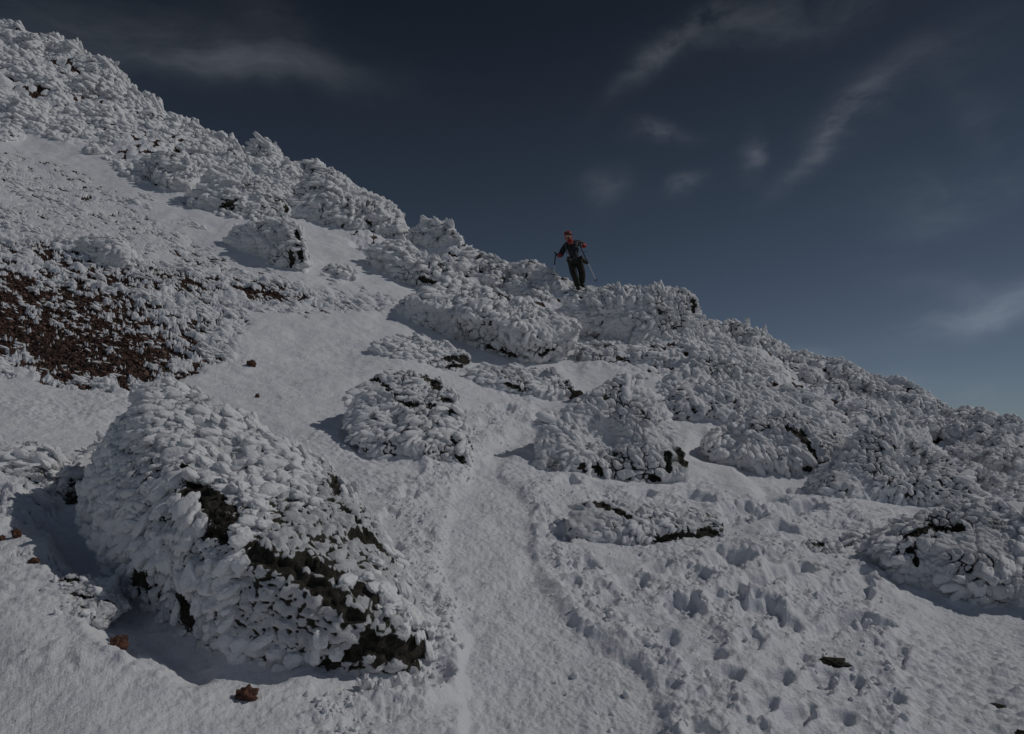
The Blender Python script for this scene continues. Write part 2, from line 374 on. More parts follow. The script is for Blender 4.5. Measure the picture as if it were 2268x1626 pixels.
# ------------------------------------------------------------------ rime feathers
def make_template(nu, nv, seed, kind='tail'):
    r = np.random.default_rng(seed)
    x = -np.cos(np.linspace(.06, np.pi-.04, nu)); ph = np.arange(nv)/nv*2*np.pi
    X, PH = np.meshgrid(x, ph, indexing='ij')
    R = np.maximum(0, 1-np.abs(X)**2.6)**.5*(.80+.22*X)
    R = R*(1+(.07 if nv > 12 else .04)*np.cos((9 if nv > 12 else 5)*PH+r.uniform(0, 6))*(.3+X))
    V = np.stack([X, R*np.cos(PH), R*np.sin(PH)], -1).reshape(-1, 3)
    n3 = V/(np.linalg.norm(V, axis=1, keepdims=True)+1e-6)
    lob, _ = worley(V*np.array([1.1, 2.0, 2.0])+r.uniform(0, 50, 3), seed)
    V = V+n3*((.62-lob)*.42)[:, None]+n3*(fbm(V*2.2+r.uniform(0, 50, 3), 2, seed)*.09)[:, None]
    V[:, 2] += .18*(V[:, 0]+.3)**2*np.sign(r.uniform(-.4, 1))  # curl
    V = np.concatenate([V, [[-1.02, 0, 0], [1.02*V[:, 0].max(), V[-nv:, 1].mean(), V[-nv:, 2].mean()]]])
    f = []
    for i in range(nu-1):
        for j in range(nv):
            a = i*nv+j; b = i*nv+(j+1) % nv; f += [(a, b, b+nv), (a, b+nv, a+nv)]
    c0, c1 = nu*nv, nu*nv+1
    for j in range(nv):
        f.append((c0, (j+1) % nv, j)); f.append((c1, (nu-1)*nv+j, (nu-1)*nv+(j+1) % nv))
    return V.astype(np.float32), np.array(f, np.int32)
TPL = {'hi': [make_template(18, 20, 100+k) for k in range(8)], 'mid': [make_template(9, 10, 200+k) for k in range(8)], 'lo': [make_template(6, 7, 300+k) for k in range(6)]}
def feathers(P, Nn, Fl, size, lod='mid', tilt=(.25, .9), asp=(1.0, .62, .5), rng=RNG, sink=.1):
    n = len(P); Nn = Nn/(np.linalg.norm(Nn, axis=1, keepdims=True)+1e-9)
    Fl = Fl-(Fl*Nn).sum(1, keepdims=True)*Nn; Fl /= np.linalg.norm(Fl, axis=1, keepdims=True)+1e-9
    sidev = np.cross(Nn, Fl); a = rng.normal(0, .28, n)[:, None]
    Fl = Fl*np.cos(a)+sidev*np.sin(a)
    th = rng.uniform(*tilt, n)[:, None]
    ex = Fl*np.cos(th)+Nn*np.sin(th); ey = np.cross(Nn, Fl); ez = np.cross(ex, ey)
    roll = rng.normal(0, .3, n)[:, None]; ey, ez = ey*np.cos(roll)+ez*np.sin(roll), ez*np.cos(roll)-ey*np.sin(roll)
    s = size[:, None]; sx = s*asp[0]*rng.uniform(.75, 1.3, (n, 1)); sy = s*asp[1]*rng.uniform(.75, 1.25, (n, 1)); sz = s*asp[2]*rng.uniform(.8, 1.25, (n, 1))
    C = P+ex*sx*.35-Nn*s*sink
    Vs, Fs, off = [], [], 0; tp = TPL[lod]; which = rng.integers(0, len(tp), n)
    for k, (tv, tf) in enumerate(tp):
        m = which == k; c = int(m.sum())
        if not c: continue
        M = np.stack([ex[m]*sx[m], ey[m]*sy[m], ez[m]*sz[m]], 1).astype(np.float32)     # c,3,3
        v = np.einsum('vk,ckd->cvd', tv, M)+C[m][:, None, :].astype(np.float32)
        f = tf[None]+(np.arange(c)*len(tv))[:, None, None]+off
        Vs.append(v.reshape(-1, 3)); Fs.append(f.reshape(-1, 3)); off += c*len(tv)
    return np.concatenate(Vs), np.concatenate(Fs)
def thin(P, cell, rng=RNG):             # keep one point per jittered voxel
    n = len(P); c = np.broadcast_to(np.asarray(cell, float).reshape(-1, 1) if np.ndim(cell) else np.full((n, 1), cell), (n, 1))
    k = np.floor(P/c+rng.uniform(0, 1, 3)).astype(np.int64)
    key = k[:, 0]*73856093 ^ k[:, 1]*19349663 ^ k[:, 2]*83492791
    _, i = np.unique(key, return_index=True); return i
# ------------------------------------------------------------------ boulders
ICO = {}
def clusters(Q, h):                     # patches of rime that touch each other
    key = np.floor(Q/h).astype(int); box = {}
    for i, k_ in enumerate(map(tuple, key)): box.setdefault(k_, []).append(i)
    seen = set(); out = []
    for k0 in box:
        if k0 in seen: continue
        seen.add(k0); st_ = [k0]; g = []
        while st_:
            a, b, c_ = st_.pop(); g += box[(a, b, c_)]
            for dx in (-1, 0, 1):
                for dy in (-1, 0, 1):
                    for dz in (-1, 0, 1):
                        q = (a+dx, b+dy, c_+dz)
                        if q in box and q not in seen: seen.add(q); st_.append(q)
        out.append(np.array(g))
    return out
def ico(n):
    if n not in ICO:
        bm_ = bmesh.new(); bmesh.ops.create_icosphere(bm_, subdivisions=n, radius=1)
        me_ = bpy.data.meshes.new('t'); bm_.to_mesh(me_); bm_.free()
        v = np.zeros(len(me_.vertices)*3, np.float32); me_.vertices.foreach_get('co', v)
        f = np.zeros(len(me_.loops), np.int32); me_.loops.foreach_get('vertex_index', f)
        ICO[n] = (v.reshape(-1, 3), f.reshape(-1, 3)); bpy.data.meshes.remove(me_)
    return ICO[n]
def hull_planes(pts):
    bm_ = bmesh.new()
    for p in pts: bm_.verts.new(p)
    bmesh.ops.convex_hull(bm_, input=list(bm_.verts))
    bm_.normal_update(); c = Vector(np.mean(pts, 0)); out = []
    vs = [f for f in bm_.faces]
    cc = np.mean([np.array(f.calc_center_median()) for f in vs], 0); wt = np.array([f.calc_area() for f in vs])
    cc = (np.array([np.array(f.calc_center_median()) for f in vs])*wt[:, None]).sum(0)/wt.sum()
    for f in vs:
        n = np.array(f.normal); d = n @ (np.array(f.calc_center_median())-cc)
        if d < 0: n, d = -n, -d
        if f.calc_area() > 1e-6: out.append((*n, max(d, .01)))
    bm_.free(); return np.array(out), cc
def vnormals(V, Fc):
    n = np.cross(V[Fc[:, 1]]-V[Fc[:, 0]], V[Fc[:, 2]]-V[Fc[:, 0]])
    vn = np.zeros_like(V)
    for k in range(3): np.add.at(vn, Fc[:, k], n)
    return vn/(np.linalg.norm(vn, axis=1, keepdims=True)+1e-12), n
WIND = np.array([-.75, -.35, -.25])
def boulder(label, outline, front=None, depth=1.0, lean=.6, bulge=.25, sub=7, fsize=26, bare=(), dents=(), focus=None, ice=.75, cover=.42, k=24, rough=.062,
            name='rime_boulder', cat='boulder', group=None, wind=WIND, lod='mid', spacing=.8, seed=None, asp=(1.05, .50, .36), tilt=(-.02, .30), sink=.2, base=None, lens=1.0, plate=1.15, crack=.7, soft_off=0.0, smooth=()):
    seed = seed if seed is not None else int(outline[0][0]*7+outline[0][1]) % 997
    rng = np.random.default_rng(seed)
    xs = np.array([p[0] for p in outline], float); ys = np.array([p[1] for p in outline], float)
    ylo, yhi = ys.max(), ys.min(); xl, xr = xs.min(), xs.max()
    if base: (bxl, byl), (bxr, byr) = base
    else:
        # lowest points of the left and right thirds
        iL = np.where(xs < xl+(xr-xl)*.38)[0]; iR = np.where(xs > xr-(xr-xl)*.38)[0]
        a_ = iL[np.argmax(ys[iL])]; b_ = iR[np.argmax(ys[iR])]; bxl, byl, bxr, byr = xs[a_], ys[a_], xs[b_], ys[b_]
    YL, YR = find([bxl, bxr], [byl, byr])[:, 1]
    if abs(bxr-bxl) < 5: YR = YL
    lin = lambda x: YL+(YR-YL)*np.clip((x-bxl)/(bxr-bxl+1e-6), -.15, 1.15)
    lowline = lambda x: byl+(byr-byl)*np.clip((x-bxl)/(bxr-bxl+1e-6), -.15, 1.15)
    pts = []
    scale = np.mean([YL, YR])/F
    cx, cy = xs.mean(), ys.mean()
    for i, (x, y) in enumerate(zip(xs, ys)):
        Y = lin(x); f = np.clip((max(lowline(x), y)-y)/(ylo-yhi+1e-6), 0, 1)
        Yd = outline[i][2] if len(outline[i]) > 2 else Y+lean*f
        p = at(x, y, Yd); pts.append(p)
        q = at(cx+(x-cx)*.82, cy+(y-cy)*.88, Yd)+np.array([0, depth*(1-.45*f), -.12*depth]); pts.append(q)
        if f < .12: pts.append(p+np.array([0, .15*depth, -.35*depth]))
    if front is None:
        for g in (.35, .7):
            for x, y in zip(xs, ys):
                x2, y2 = cx+(x-cx)*g, cy+(y-cy)*g; f = np.clip((max(lowline(x2), y2)-y2)/(ylo-yhi+1e-6), 0, 1)
                pts.append(at(x2, y2, lin(x2)+lean*f-bulge*(1-g*g)))
    else:
        for p in front: pts.append(at(p[0], p[1], p[2]))
    planes, c = hull_planes([tuple(p) for p in pts])
    D, Fc = ico(sub)
    q = np.zeros(len(D))
    for (a, b, c_, d) in planes: q += np.maximum(0, (D[:, 0]*a+D[:, 1]*b+D[:, 2]*c_)/d)**k
    r = q**(-1/k)*1.02
    R0 = np.median(r); V = c+D*r[:, None]
    r = r+R0*rough*(fbm(V*1.6/R0+seed, 4, seed)+.5*fbm(V*np.array([1, 1, 3])*2.5/R0, 3, seed+5))*1.5
    V = c+D*r[:, None]
    px, py = proj(V); vn, fn = vnormals(V, Fc)
    facing = (vn*(np.array([0, 0, CH])-V)).sum(1) > 0
    for (dx, dy, dr, dd) in dents:
        w = sstep(1, .2, np.hypot(px-dx, py-dy)/dr)*facing; V = V-D*(w*dd)[:, None]
    def bare_at(Q, facing_, bare=bare):
        qx, qy = proj(Q); s = np.zeros(len(Q)); nz = fbm(Q*13, 4, seed+9, .65)*1.2
        for b_ in bare:
            w = b_[-1]; pl = b_[:-1]
            d = seg_d(qx, qy, pl if len(pl) > 1 else [pl[0], pl[0]])
            s = np.maximum(s, sstep(w*1.15, w*.55, d+nz*w*.75)*facing_)
        return s
    vn, fn = vnormals(V, Fc)
    bv = bare_at(V, facing)
    lowf = sstep(.25, -.3, V[:, 2]-c[2]+.1)
    icev = ice+.28*fbm(V*2.0, 3, seed+3)-bv*1.6
    icev = np.clip(icev, -1, 1.2)
    # rock relief where bare, thin crust domes elsewhere
    cell = fsize*scale*lens*.95
    wh = wind/(np.linalg.norm(wind)+1e-6); Vw = V-wh*((V@wh)*.38)[:, None]
    Vw = Vw+cell*.55*np.stack([fbm(V/cell*.7+k_*9, 2, seed+k_) for k_ in range(3)], 1)
    f1, f2 = worley(Vw/(cell*plate), seed); g1, g2 = worley(Vw/(cell*plate*.45), seed+2)
    e = np.clip((f2-f1)/.7, 0, 1); e2 = np.clip((g2-g1)/.7, 0, 1)
    pl_ = (1-(1-e)**2)*.75+(.8-f1)*.6; soft = sstep(.25, -.35, fbm(V*1.5/R0, 3, seed+15)-soft_off-.12)   # soft: where plates part to show rock
    sm = bare_at(V, facing, smooth) if smooth else np.zeros(len(V)); soft = soft*(1-sm)
    V = V+vn*((pl_*cell*.62*(1-.8*sm)+(1-(1-e2)**2)*cell*.12)*(1-bv)*(.5+.5*soft))[:, None]
    icev = np.minimum(icev, icev*0+(.16+e*2.6/crack)*soft+9*(1-soft))
    icev = np.minimum(icev, .42+e2*2.2/crack+9*(1-soft))
    wv, wv2 = worley(V*np.array([7, 7, 11.])+fbm(V*5, 2, seed)[:, None], seed+50)
    V = V+vn*(bv*(((wv2-wv)*.7-.25)*.07))[:, None]
    V = V+vn*((fbm(V*9, 4, seed+20)*.028*(R0/.7)))[:, None]*(.3+bv[:, None])
    me_ = mesh_np(name, V-c, Fc, M_ROCK, True, {'ice': icev})
    root = link(name, me_, loc=tuple(c)); tag(root, label, cat, group)
    # feathers
    ar = np.linalg.norm(fn, axis=1); n = int(min(60000, ar.sum()/2/(cell*spacing)**2*9)); ar = ar/ar.sum()
    fi = rng.choice(len(Fc), n, p=ar); w = rng.dirichlet((1, 1, 1), n)
    Q = (V[Fc[fi]]*w[:, :, None]).sum(1); nn = fn[fi]/(np.linalg.norm(fn[fi], axis=1, keepdims=True)+1e-12)
    nn = vn[Fc[fi, 0]]
    i = thin(Q, cell*spacing, rng); Q, nn = Q[i], nn[i]
    view = (nn*(np.array([0, 0, CH])-Q)/np.linalg.norm(Q-np.array([0, 0, CH]), axis=1, keepdims=True)).sum(1)
    keep = (view > -.45) & (bare_at(Q, view > 0) < .35)
    if smooth: keep &= bare_at(Q, view > 0, smooth) < .5
    dens = cover-.08+.9*fbm(Q*1.8/ max(R0, .3), 3, seed+12)
    keep &= rng.uniform(0, 1, len(Q)) < dens
    Q, nn, view = Q[keep], nn[keep], view[keep]
    if focus is not None:
        fw = at(focus[0], focus[1], float(lin(focus[0]))-.1); fl = (Q-fw)+wind*.25*R0
    else:
        fl = np.broadcast_to(wind, Q.shape)+.5*np.stack([noise(Q*1.1/R0, seed+31), noise(Q*1.1/R0, seed+32), noise(Q*1.1/R0, seed+33)], -1)+.35*(Q-c)/R0
    sz = cell*rng.uniform(.5, 1.15, len(Q))*np.clip(1+.6*fbm(Q*1.8/R0, 2, seed+40), .6, 1.15)
    for g in clusters(Q, cell*.7):
        if len(g) < 12: continue
        fv, ff = feathers(Q[g], nn[g], fl[g], sz[g], lod, tilt, asp, rng, sink=sink)
        link('rime_crust', mesh_np('rime_crust', fv-c, ff, M_ICE), root)
    return root
def stone(label, px, py, w, h, mat=M_BROWN, name='stone', cat='stone', group=None, sub=5, snow=0, sink=.12):
    g = find(px, py)[0]; Y = g[1]; s = Y/F; D, Fc = ico(sub); seed = int(px*3+py) % 991
    V = D*np.array([w/2*s, w/2.6*s, h/1.7*s])
    q, _ = worley(D*1.3+seed, seed)
    V = V*(1.15-.42*q+.30*fbm(D*2.2+seed, 4, seed, .6))[:, None]
    j, i = grid_at(np.array([px]), np.array([py])); g = P[j[0], i[0]]
    o = link(name, mesh_np(name, V, Fc, mat, True), loc=(g[0], g[1], g[2]+h*s*(.5-sink)))
    return tag(o, label, cat, group)
exec_parts = []
t_ = [(355, 834, 7.2), (410, 844, 7.1), (501, 894, 6.8), (601, 948, 6.4), (684, 998, 6.1), (738, 1044, 5.9), (752, 1075, 5.75), (790, 1162, 5.5), (866, 1249, 5.25), (939, 1322, 5.0), (972, 1377, 4.9), (957, 1474, 4.66), (820, 1482, 4.5), (638, 1458, 4.52), (501, 1438, 4.6), (387, 1368, 4.85), (292, 1272, 5.4), (205, 1204, 5.95), (160, 1138, 6.3), (155, 1090, 6.5), (196, 1021, 6.6), (237, 985, 6.7), (273, 912, 6.9), (292, 866, 7.0)]
boulder('largest boulder, scaly white rime with a dark bare rock band, in the left foreground', t_,
        front=[(365, 994, 5.6), (401, 1030, 5.35), (437, 1090, 5.1), (460, 1172, 4.85), (592, 1240, 4.62), (729, 1313, 4.5), (811, 1413, 4.42), (300, 1060, 5.6), (520, 1010, 5.75)],
        depth=1.3, sub=8, fsize=31, k=20, rough=.035, lod='hi', ice=.8, cover=.85, crack=.68, asp=(.84, .60, .40), soft_off=2, seed=77, smooth=[[(445, 1040), (480, 1075), (520, 1110), 16], [(500, 1000), (540, 1010), 14]], spacing=.92,
        bare=[[(435, 1085), (470, 1120), (500, 1160), 30], [(470, 1180), (560, 1215), 13], [(560, 1230), (640, 1260), (720, 1310), (790, 1370), 14], [(660, 1240), (760, 1290), (830, 1340), 10], [(820, 1420), (940, 1455), 27], [(790, 1440), (700, 1480), 10], [(730, 1040), (748, 1090), 13],
              [(480, 885), (600, 945), (700, 1005), 5], [(750, 1120), (870, 1250), (960, 1380), 6], [(310, 1270), (330, 1300), 14], [(410, 1320), (440, 1400), 12], [(780, 1185), (800, 1200), 9], [(400, 1030), (425, 1060), 5]],
        dents=[(520, 1025, 60, .10), (450, 1060, 40, .05)])
boulder('tilted rime-scaled boulder with dark bare bands, just left of the packed trail',
        [(792, 848), (809, 830), (845, 819), (928, 822), (956, 835), (988, 864), (999, 902), (1021, 939), (1037, 966), (1045, 1004), (1021, 1030), (965, 1035), (901, 1029), (843, 1009), (783, 971), (761, 917)],
        depth=1.3, lean=1.5, bulge=.25, sub=7, fsize=18, lod='mid', cover=0.75,
        bare=[[(806, 838), (838, 842), (857, 862), (898, 898), (958, 905), 5.5], [(925, 824), (956, 845), (985, 880), (1000, 915), 8], [(1000, 975), (1018, 1000), (1022, 1026), 6], [(1030, 940), (1042, 990), 4]], dents=[(880, 935, 34, .14)], smooth=[[(868, 925), (885, 945), 10]], soft_off=.3)
boulder('hollow-faced rime boulder with a round icy bowl, right of the trail beside its long shadow',
        [(1187, 992), (1194, 935), (1214, 921), (1262, 898), (1301, 873), (1335, 850), (1370, 839), (1426, 853), (1456, 873), (1481, 916), (1506, 958), (1518, 1014), (1529, 1053), (1449, 1062), (1358, 1060), (1255, 1048), (1183, 1049)],
        depth=1.6, lean=1.1, bulge=.3, sub=8, fsize=22, cover=0.45, focus=(1338, 972), dents=[(1338, 968, 100, .24), (1355, 895, 28, .08)], rough=.035, wind=np.array([-.2, -.1, .1]), soft_off=-.25, smooth=[[(1330, 962), (1350, 972), 34]],
        bare=[[(1278, 880), 11], [(1290, 1035), (1330, 1045), 8], [(1500, 1000), (1512, 1030), 6], [(1475, 1010), (1480, 1040), 6], [(1440, 1057), (1458, 1058), 5]])
LB = 'terraced rime outcrop on the right'
boulder('uppermost curling ledge of rimed rock on the right slope', [(1480, 872), (1470, 838), (1500, 812), (1538, 797), (1572, 788), (1637, 803), (1700, 812), (1735, 822), (1745, 850), (1700, 862), (1600, 870)], depth=1.5, lean=.9, bulge=.3, fsize=17, cover=0.50, dents=[(1600, 850, 60, .16)], wind=np.array([.1, -.5, -.5]))
boulder('long middle ledge of feathery rime under the uppermost curling ledge', [(1481, 927), (1481, 872), (1510, 850), (1590, 845), (1700, 852), (1793, 868), (1850, 900), (1888, 925), (1880, 958), (1800, 950), (1700, 940), (1600, 925), (1520, 935)], depth=1.5, lean=.8, bulge=.35, fsize=17, cover=0.54, dents=[(1640, 905, 50, .12)], wind=np.array([.1, -.5, -.5]), soft_off=.1)
boulder('lowest bulging ledge of rimed rock with a brown streak, right of the hollow-faced boulder', [(1556, 969), (1575, 950), (1663, 925), (1767, 915), (1815, 930), (1862, 960), (1890, 990), (1845, 1022), (1800, 1040), (1749, 1052), (1702, 1055), (1665, 1020), (1600, 1000), (1560, 1000)], depth=1.3, lean=.9, bulge=.35, fsize=17, cover=0.40,
        bare=[[(1745, 952), (1775, 965), (1800, 1000), (1822, 1030), 6], [(1750, 1040), (1790, 1038), 5]], dents=[(1620, 985, 40, .12)], wind=np.array([.1, -.5, -.5]))
boulder('pointed rime boulder like a leaning tent, on the right slope above the trampled snow', [(1823, 1088), (1855, 1030), (1899, 976), (1925, 951), (1962, 921), (2010, 926), (2048, 957), (2090, 992), (2137, 1040), (2166, 1078), (2140, 1115), (2060, 1108), (1963, 1110), (1915, 1108)],
        depth=1.3, lean=1.0, bulge=.2, sub=7, fsize=17, cover=0.45, focus=(2020, 1020), soft_off=.3, smooth=[[(2000, 985), (2030, 1020), 12]], dents=[(2015, 1025, 60, .22)], wind=np.array([-.2, -.1, .1]), bare=[[(2000, 1090), (2020, 1092), 6], [(1955, 935), (1975, 925), 3]])
boulder('dark-veined boulder cut by the right edge of the photo, in its foreground', [(1945, 1218), (2042, 1160), (2102, 1122), (2145, 1112), (2205, 1117), (2275, 1150), (2335, 1200), (2350, 1290), (2300, 1335), (2242, 1323), (2185, 1318), (2090, 1302), (2007, 1274), (1966, 1247)],
        depth=1.2, lean=.8, bulge=.25, sub=8, fsize=25, cover=0.36, lod='hi', ice=.75, bare=[[(2000, 1195), (2060, 1175), (2130, 1175), 7], [(2010, 1215), (2030, 1245), 7], [(2180, 1110), (2215, 1114), 5]], soft_off=-.1)
boulder('low half-buried rock with brown bare patches, amid the trampled snow', [(1254, 1172), (1262, 1135), (1284, 1112), (1322, 1114), (1365, 1132), (1404, 1146), (1440, 1136), (1496, 1131), (1568, 1136), (1606, 1158), (1588, 1185), (1530, 1200), (1476, 1214), (1389, 1216), (1302, 1196)],
        depth=.7, lean=.45, bulge=.12, sub=7, fsize=18, cover=0.36, base=((1300, 1196), (1580, 1190)), bare=[[(1283, 1112), (1322, 1116), (1395, 1146), 6], [(1450, 1205), (1480, 1190), (1580, 1182), 11], [(1585, 1155), (1600, 1160), 5], [(1565, 1140), (1580, 1142), 4]], soft_off=-.05)
boulder('long slanting rime-fringed rib of rock below the hiker', [(863, 702), (893, 655), (940, 640), (1000, 630), (1060, 638), (1105, 655), (1191, 689), (1250, 700), (1290, 722), (1283, 745), (1215, 780), (1172, 800), (1088, 775), (1003, 738), (917, 716)], front=[(930, 668, 16.7), (1010, 688, 16.3), (1100, 716, 15.9), (1185, 748, 15.6), (1272, 718, 16.0), (1000, 645, 17.6), (1150, 690, 16.9)], depth=1.6, lean=.9, bulge=.5, sub=8, fsize=17, cover=0.52,
        wind=np.array([-.35, -.45, -.45]), bare=[[(1195, 785), (1230, 765), 4], [(1085, 765), (1160, 790), 3], [(1100, 650), (1125, 665), 4]], dents=[(990, 690, 45, .15)])
boulder('round disc of radiating rime feathers beneath the skyline', [(1235, 700), (1262, 668), (1310, 655), (1360, 648), (1410, 652), (1437, 680), (1432, 712), (1405, 745), (1375, 755), (1320, 742), (1280, 730)], depth=1.4, lean=.4, bulge=.3, sub=7, fsize=17, cover=0.58, focus=(1385, 702), wind=np.array([0, 0, 0.]), tilt=(-.15, .2), asp=(1.25, .40, .26))
boulder('square rime tower on the skyline with a star of feathers on its face', [(1396, 765), (1413, 733), (1430, 690), (1421, 650), (1447, 631), (1498, 638), (1539, 652), (1557, 692), (1572, 737), (1565, 772), (1481, 778)], depth=1.5, lean=.3, bulge=.25, sub=7, fsize=17, cover=0.54, focus=(1474, 696), wind=np.array([0, 0, 0.]), tilt=(-.15, .22), asp=(.95, .40, .24), lens=.85, bare=[[(1532, 668), (1535, 690), 4]])
boulder('rime knob on the skyline immediately right of the low notch', [(904, 526), (928, 493), (965, 486), (1003, 504), (1032, 545), (1020, 560), (951, 545)], depth=1.5, lean=.3, bulge=.3, sub=6, fsize=14, cover=0.61)
boulder('domed rime knob on the skyline just left of the hiker', [(1137, 600), (1150, 582), (1177, 575), (1211, 590), (1235, 618), (1245, 645), (1215, 655), (1160, 625)], depth=1.5, lean=.3, bulge=.3, sub=6, fsize=14, cover=0.61)
boulder('spiky rime mound on the slope below the skyline notch', [(812, 572), (830, 550), (870, 533), (930, 552), (1000, 598), (1002, 632), (960, 645), (900, 625), (840, 600)], depth=1.3, lean=.6, bulge=.35, sub=7, fsize=15, cover=0.58, tilt=(.1, .7), bare=[[(935, 618), (965, 628), 4]])
boulder('shaggy rime mound at the left end of the upper slope outcrop', [(300, 371), (318, 350), (343, 338), (381, 336), (414, 357), (425, 390), (420, 420), (399, 426), (361, 417), (323, 395)], depth=1.8, lean=.6, bulge=.5, sub=6, fsize=14, cover=0.61, tilt=(.1, .7))
boulder('broad rimed outcrop with a black bare hole, on the upper slope', [(420, 430), (440, 398), (463, 378), (537, 368), (600, 390), (640, 440), (645, 470), (610, 488), (522, 478), (487, 470), (440, 458)], depth=2.2, lean=1.0, bulge=.5, sub=7, fsize=14, cover=0.58, bare=[[(500, 455), (515, 452), 11], [(632, 462), (634, 468), 4]], tilt=(0, .5))
boulder('big swept rime outcrop against the sky, left of the skyline notch', [(639, 458), (669, 409), (690, 366), (742, 381), (786, 415), (830, 425), (878, 462), (899, 497), (880, 511), (830, 522), (756, 512), (669, 488)], depth=2.5, lean=.8, bulge=.5, sub=7, fsize=15, cover=0.59, bare=[[(814, 486), (822, 512), 5], [(760, 502), (780, 508), 3]], tilt=(0, .55))
boulder('upright rime fin with a dark vertical crack, on the left slope', [(504, 530), (522, 500), (581, 493), (633, 490), (660, 495), (672, 540), (679, 590), (633, 596), (613, 575), (566, 560)], depth=1.2, lean=.3, bulge=.25, sub=7, fsize=14, cover=0.58, bare=[[(656, 515), (661, 545), (668, 580), 5], [(645, 560), (650, 590), 4]], wind=np.array([-.8, -.2, -.1]))
boulder('fluffy rime knob on the skyline above the broad outcrop', [(545, 332), (560, 320), (589, 317), (619, 336), (625, 352), (604, 360), (563, 354)], depth=1.8, lean=.3, bulge=.4, sub=6, fsize=14, cover=0.65, tilt=(.1, .7))
boulder('rime-capped stone casting a short shadow above the brown scree', [(172, 540), (190, 525), (225, 520), (262, 530), (288, 555), (285, 580), (250, 588), (215, 575)], depth=.9, lean=.4, bulge=.25, sub=6, fsize=14, cover=0.58)
boulder('little rime tuft on the slope under the spiky mound', [(718, 600), (728, 585), (750, 582), (775, 598), (780, 618), (750, 616)], depth=.6, lean=.3, bulge=.2, sub=5, fsize=13, cover=0.65, tilt=(.1, .7))
boulder('flat rimed slab with red-brown gaps, left of the two flat slabs above the trail', [(832, 770), (850, 748), (905, 745), (980, 758), (1035, 785), (1040, 812), (1000, 825), (930, 808), (870, 800)], depth=.9, lean=.9, bulge=.15, sub=7, fsize=14, cover=0.54, bare=[[(985, 795), (1030, 800), 6], [(990, 815), (1020, 812), 4]])
boulder('flat rimed slab with brown specks, right of the two flat slabs above the trail', [(1030, 835), (1050, 815), (1120, 810), (1200, 820), (1265, 840), (1272, 868), (1230, 882), (1150, 878), (1080, 862)], depth=.9, lean=.8, bulge=.15, sub=7, fsize=14, cover=0.54, bare=[[(1120, 852), (1150, 862), 4], [(1255, 848), (1262, 865), 4]])
boulder('small rimed rocks pinched between the slanting rib and the round disc', [(1270, 785), (1300, 762), (1360, 757), (1405, 775), (1410, 800), (1340, 812), (1290, 806)], depth=.9, lean=.5, bulge=.2, sub=6, fsize=14, cover=0.54, bare=[[(1370, 795), (1400, 800), 5], [(1340, 770), (1352, 768), 3]])
boulder('rimed rock tucked below the square skyline tower', [(1385, 800), (1400, 770), (1450, 762), (1500, 778), (1510, 800), (1450, 812)], depth=.9, lean=.5, bulge=.2, sub=6, fsize=14, cover=0.58, bare=[[(1440, 768), (1470, 775), 3]])
boulder('fan-shaped rime hollow wedged left of the leaning tent boulder', [(1888, 945), (1900, 915), (1925, 905), (1955, 915), (1965, 935), (1930, 962)], depth=.8, lean=.4, bulge=.15, sub=6, fsize=14, cover=0.58)
boulder('small cracked rime lump in the left foreground beside the brown cinder clod', [(108, 1325), (120, 1295), (150, 1278), (200, 1284), (232, 1318), (242, 1350), (200, 1368), (150, 1362), (118, 1345)], depth=.35, lean=.5, bulge=.02, sub=7, fsize=20, cover=0.32, lod='hi', bare=[[(120, 1285), (190, 1290), 4], [(160, 1320), (210, 1325), 4], [(125, 1345), (160, 1352), 4]])
boulder('low row of rime beads poking from the snow right of the half-buried rock', [(1775, 1215), (1790, 1200), (1830, 1203), (1865, 1213), (1880, 1226), (1840, 1235), (1795, 1230)], depth=.25, lean=.2, bulge=.06, sub=6, fsize=15, cover=0.58, bare=[[(1800, 1205), (1820, 1208), 4]])
boulder('small upright rime nub right of the row of rime beads', [(1878, 1210), (1884, 1188), (1905, 1182), (1922, 1192), (1920, 1212), (1900, 1222)], depth=.25, lean=.2, bulge=.06, sub=6, fsize=13, cover=0.58)
boulder('rimed knoll at the left edge above the scoured hollow', [(-20, 1070), (0, 1000), (50, 978), (105, 985), (120, 1010), (105, 1075), (60, 1105)], depth=.6, lean=.6, bulge=.08, sub=7, fsize=28, cover=0.50, lod='hi', soft_off=.2, k=8)
boulder('flared rime lobe joining the back of the largest boulder', [(110, 1090), (128, 1050), (175, 1010), (215, 985), (250, 955), (290, 960), (280, 1010), (220, 1060), (160, 1100)], depth=.6, lean=.7, bulge=.1, sub=7, fsize=22, cover=0.43, lod='hi', soft_off=.2, k=8)
# generic rimed rocks along the ridge: each its own rock with its own outline
def gen(label, group, spots, fs, cover=0.63, sub=6, depth=1.4, tilt=(.0, .6)):
    for (x, y, w, h) in spots:
        r = random.Random(int(x*31+y)); out = []
        for a in range(0, 360, 36):
            q = math.radians(a+r.uniform(-10, 10)); m = r.uniform(.85, 1.12)
            out.append((x+math.cos(q)*w/2*m, y-h/2-math.sin(q)*h/2*m*(1 if math.sin(q) > 0 else .8)))
        boulder(label, out, depth=depth*w/60, lean=.3, bulge=.35*w/60, sub=sub, fsize=fs, cover=cover, tilt=tilt, group=group, seed=int(x+y), lod='mid')
gen('rime-plastered rock in the jumble along the upper left skyline', 'rocks along the upper left skyline',
    [(20, 110, 70, 62), (62, 128, 56, 52), (52, 178, 62, 50), (105, 132, 74, 60), (150, 140, 60, 50), (185, 168, 58, 52), (222, 178, 62, 54), (192, 218, 70, 56), (250, 205, 56, 52), (268, 238, 44, 34), (305, 245, 44, 34), (345, 268, 44, 32), (385, 292, 44, 32), (428, 318, 46, 34), (470, 342, 48, 34), (512, 362, 50, 36), (645, 402, 60, 42), (700, 400, 50, 40)], 13)
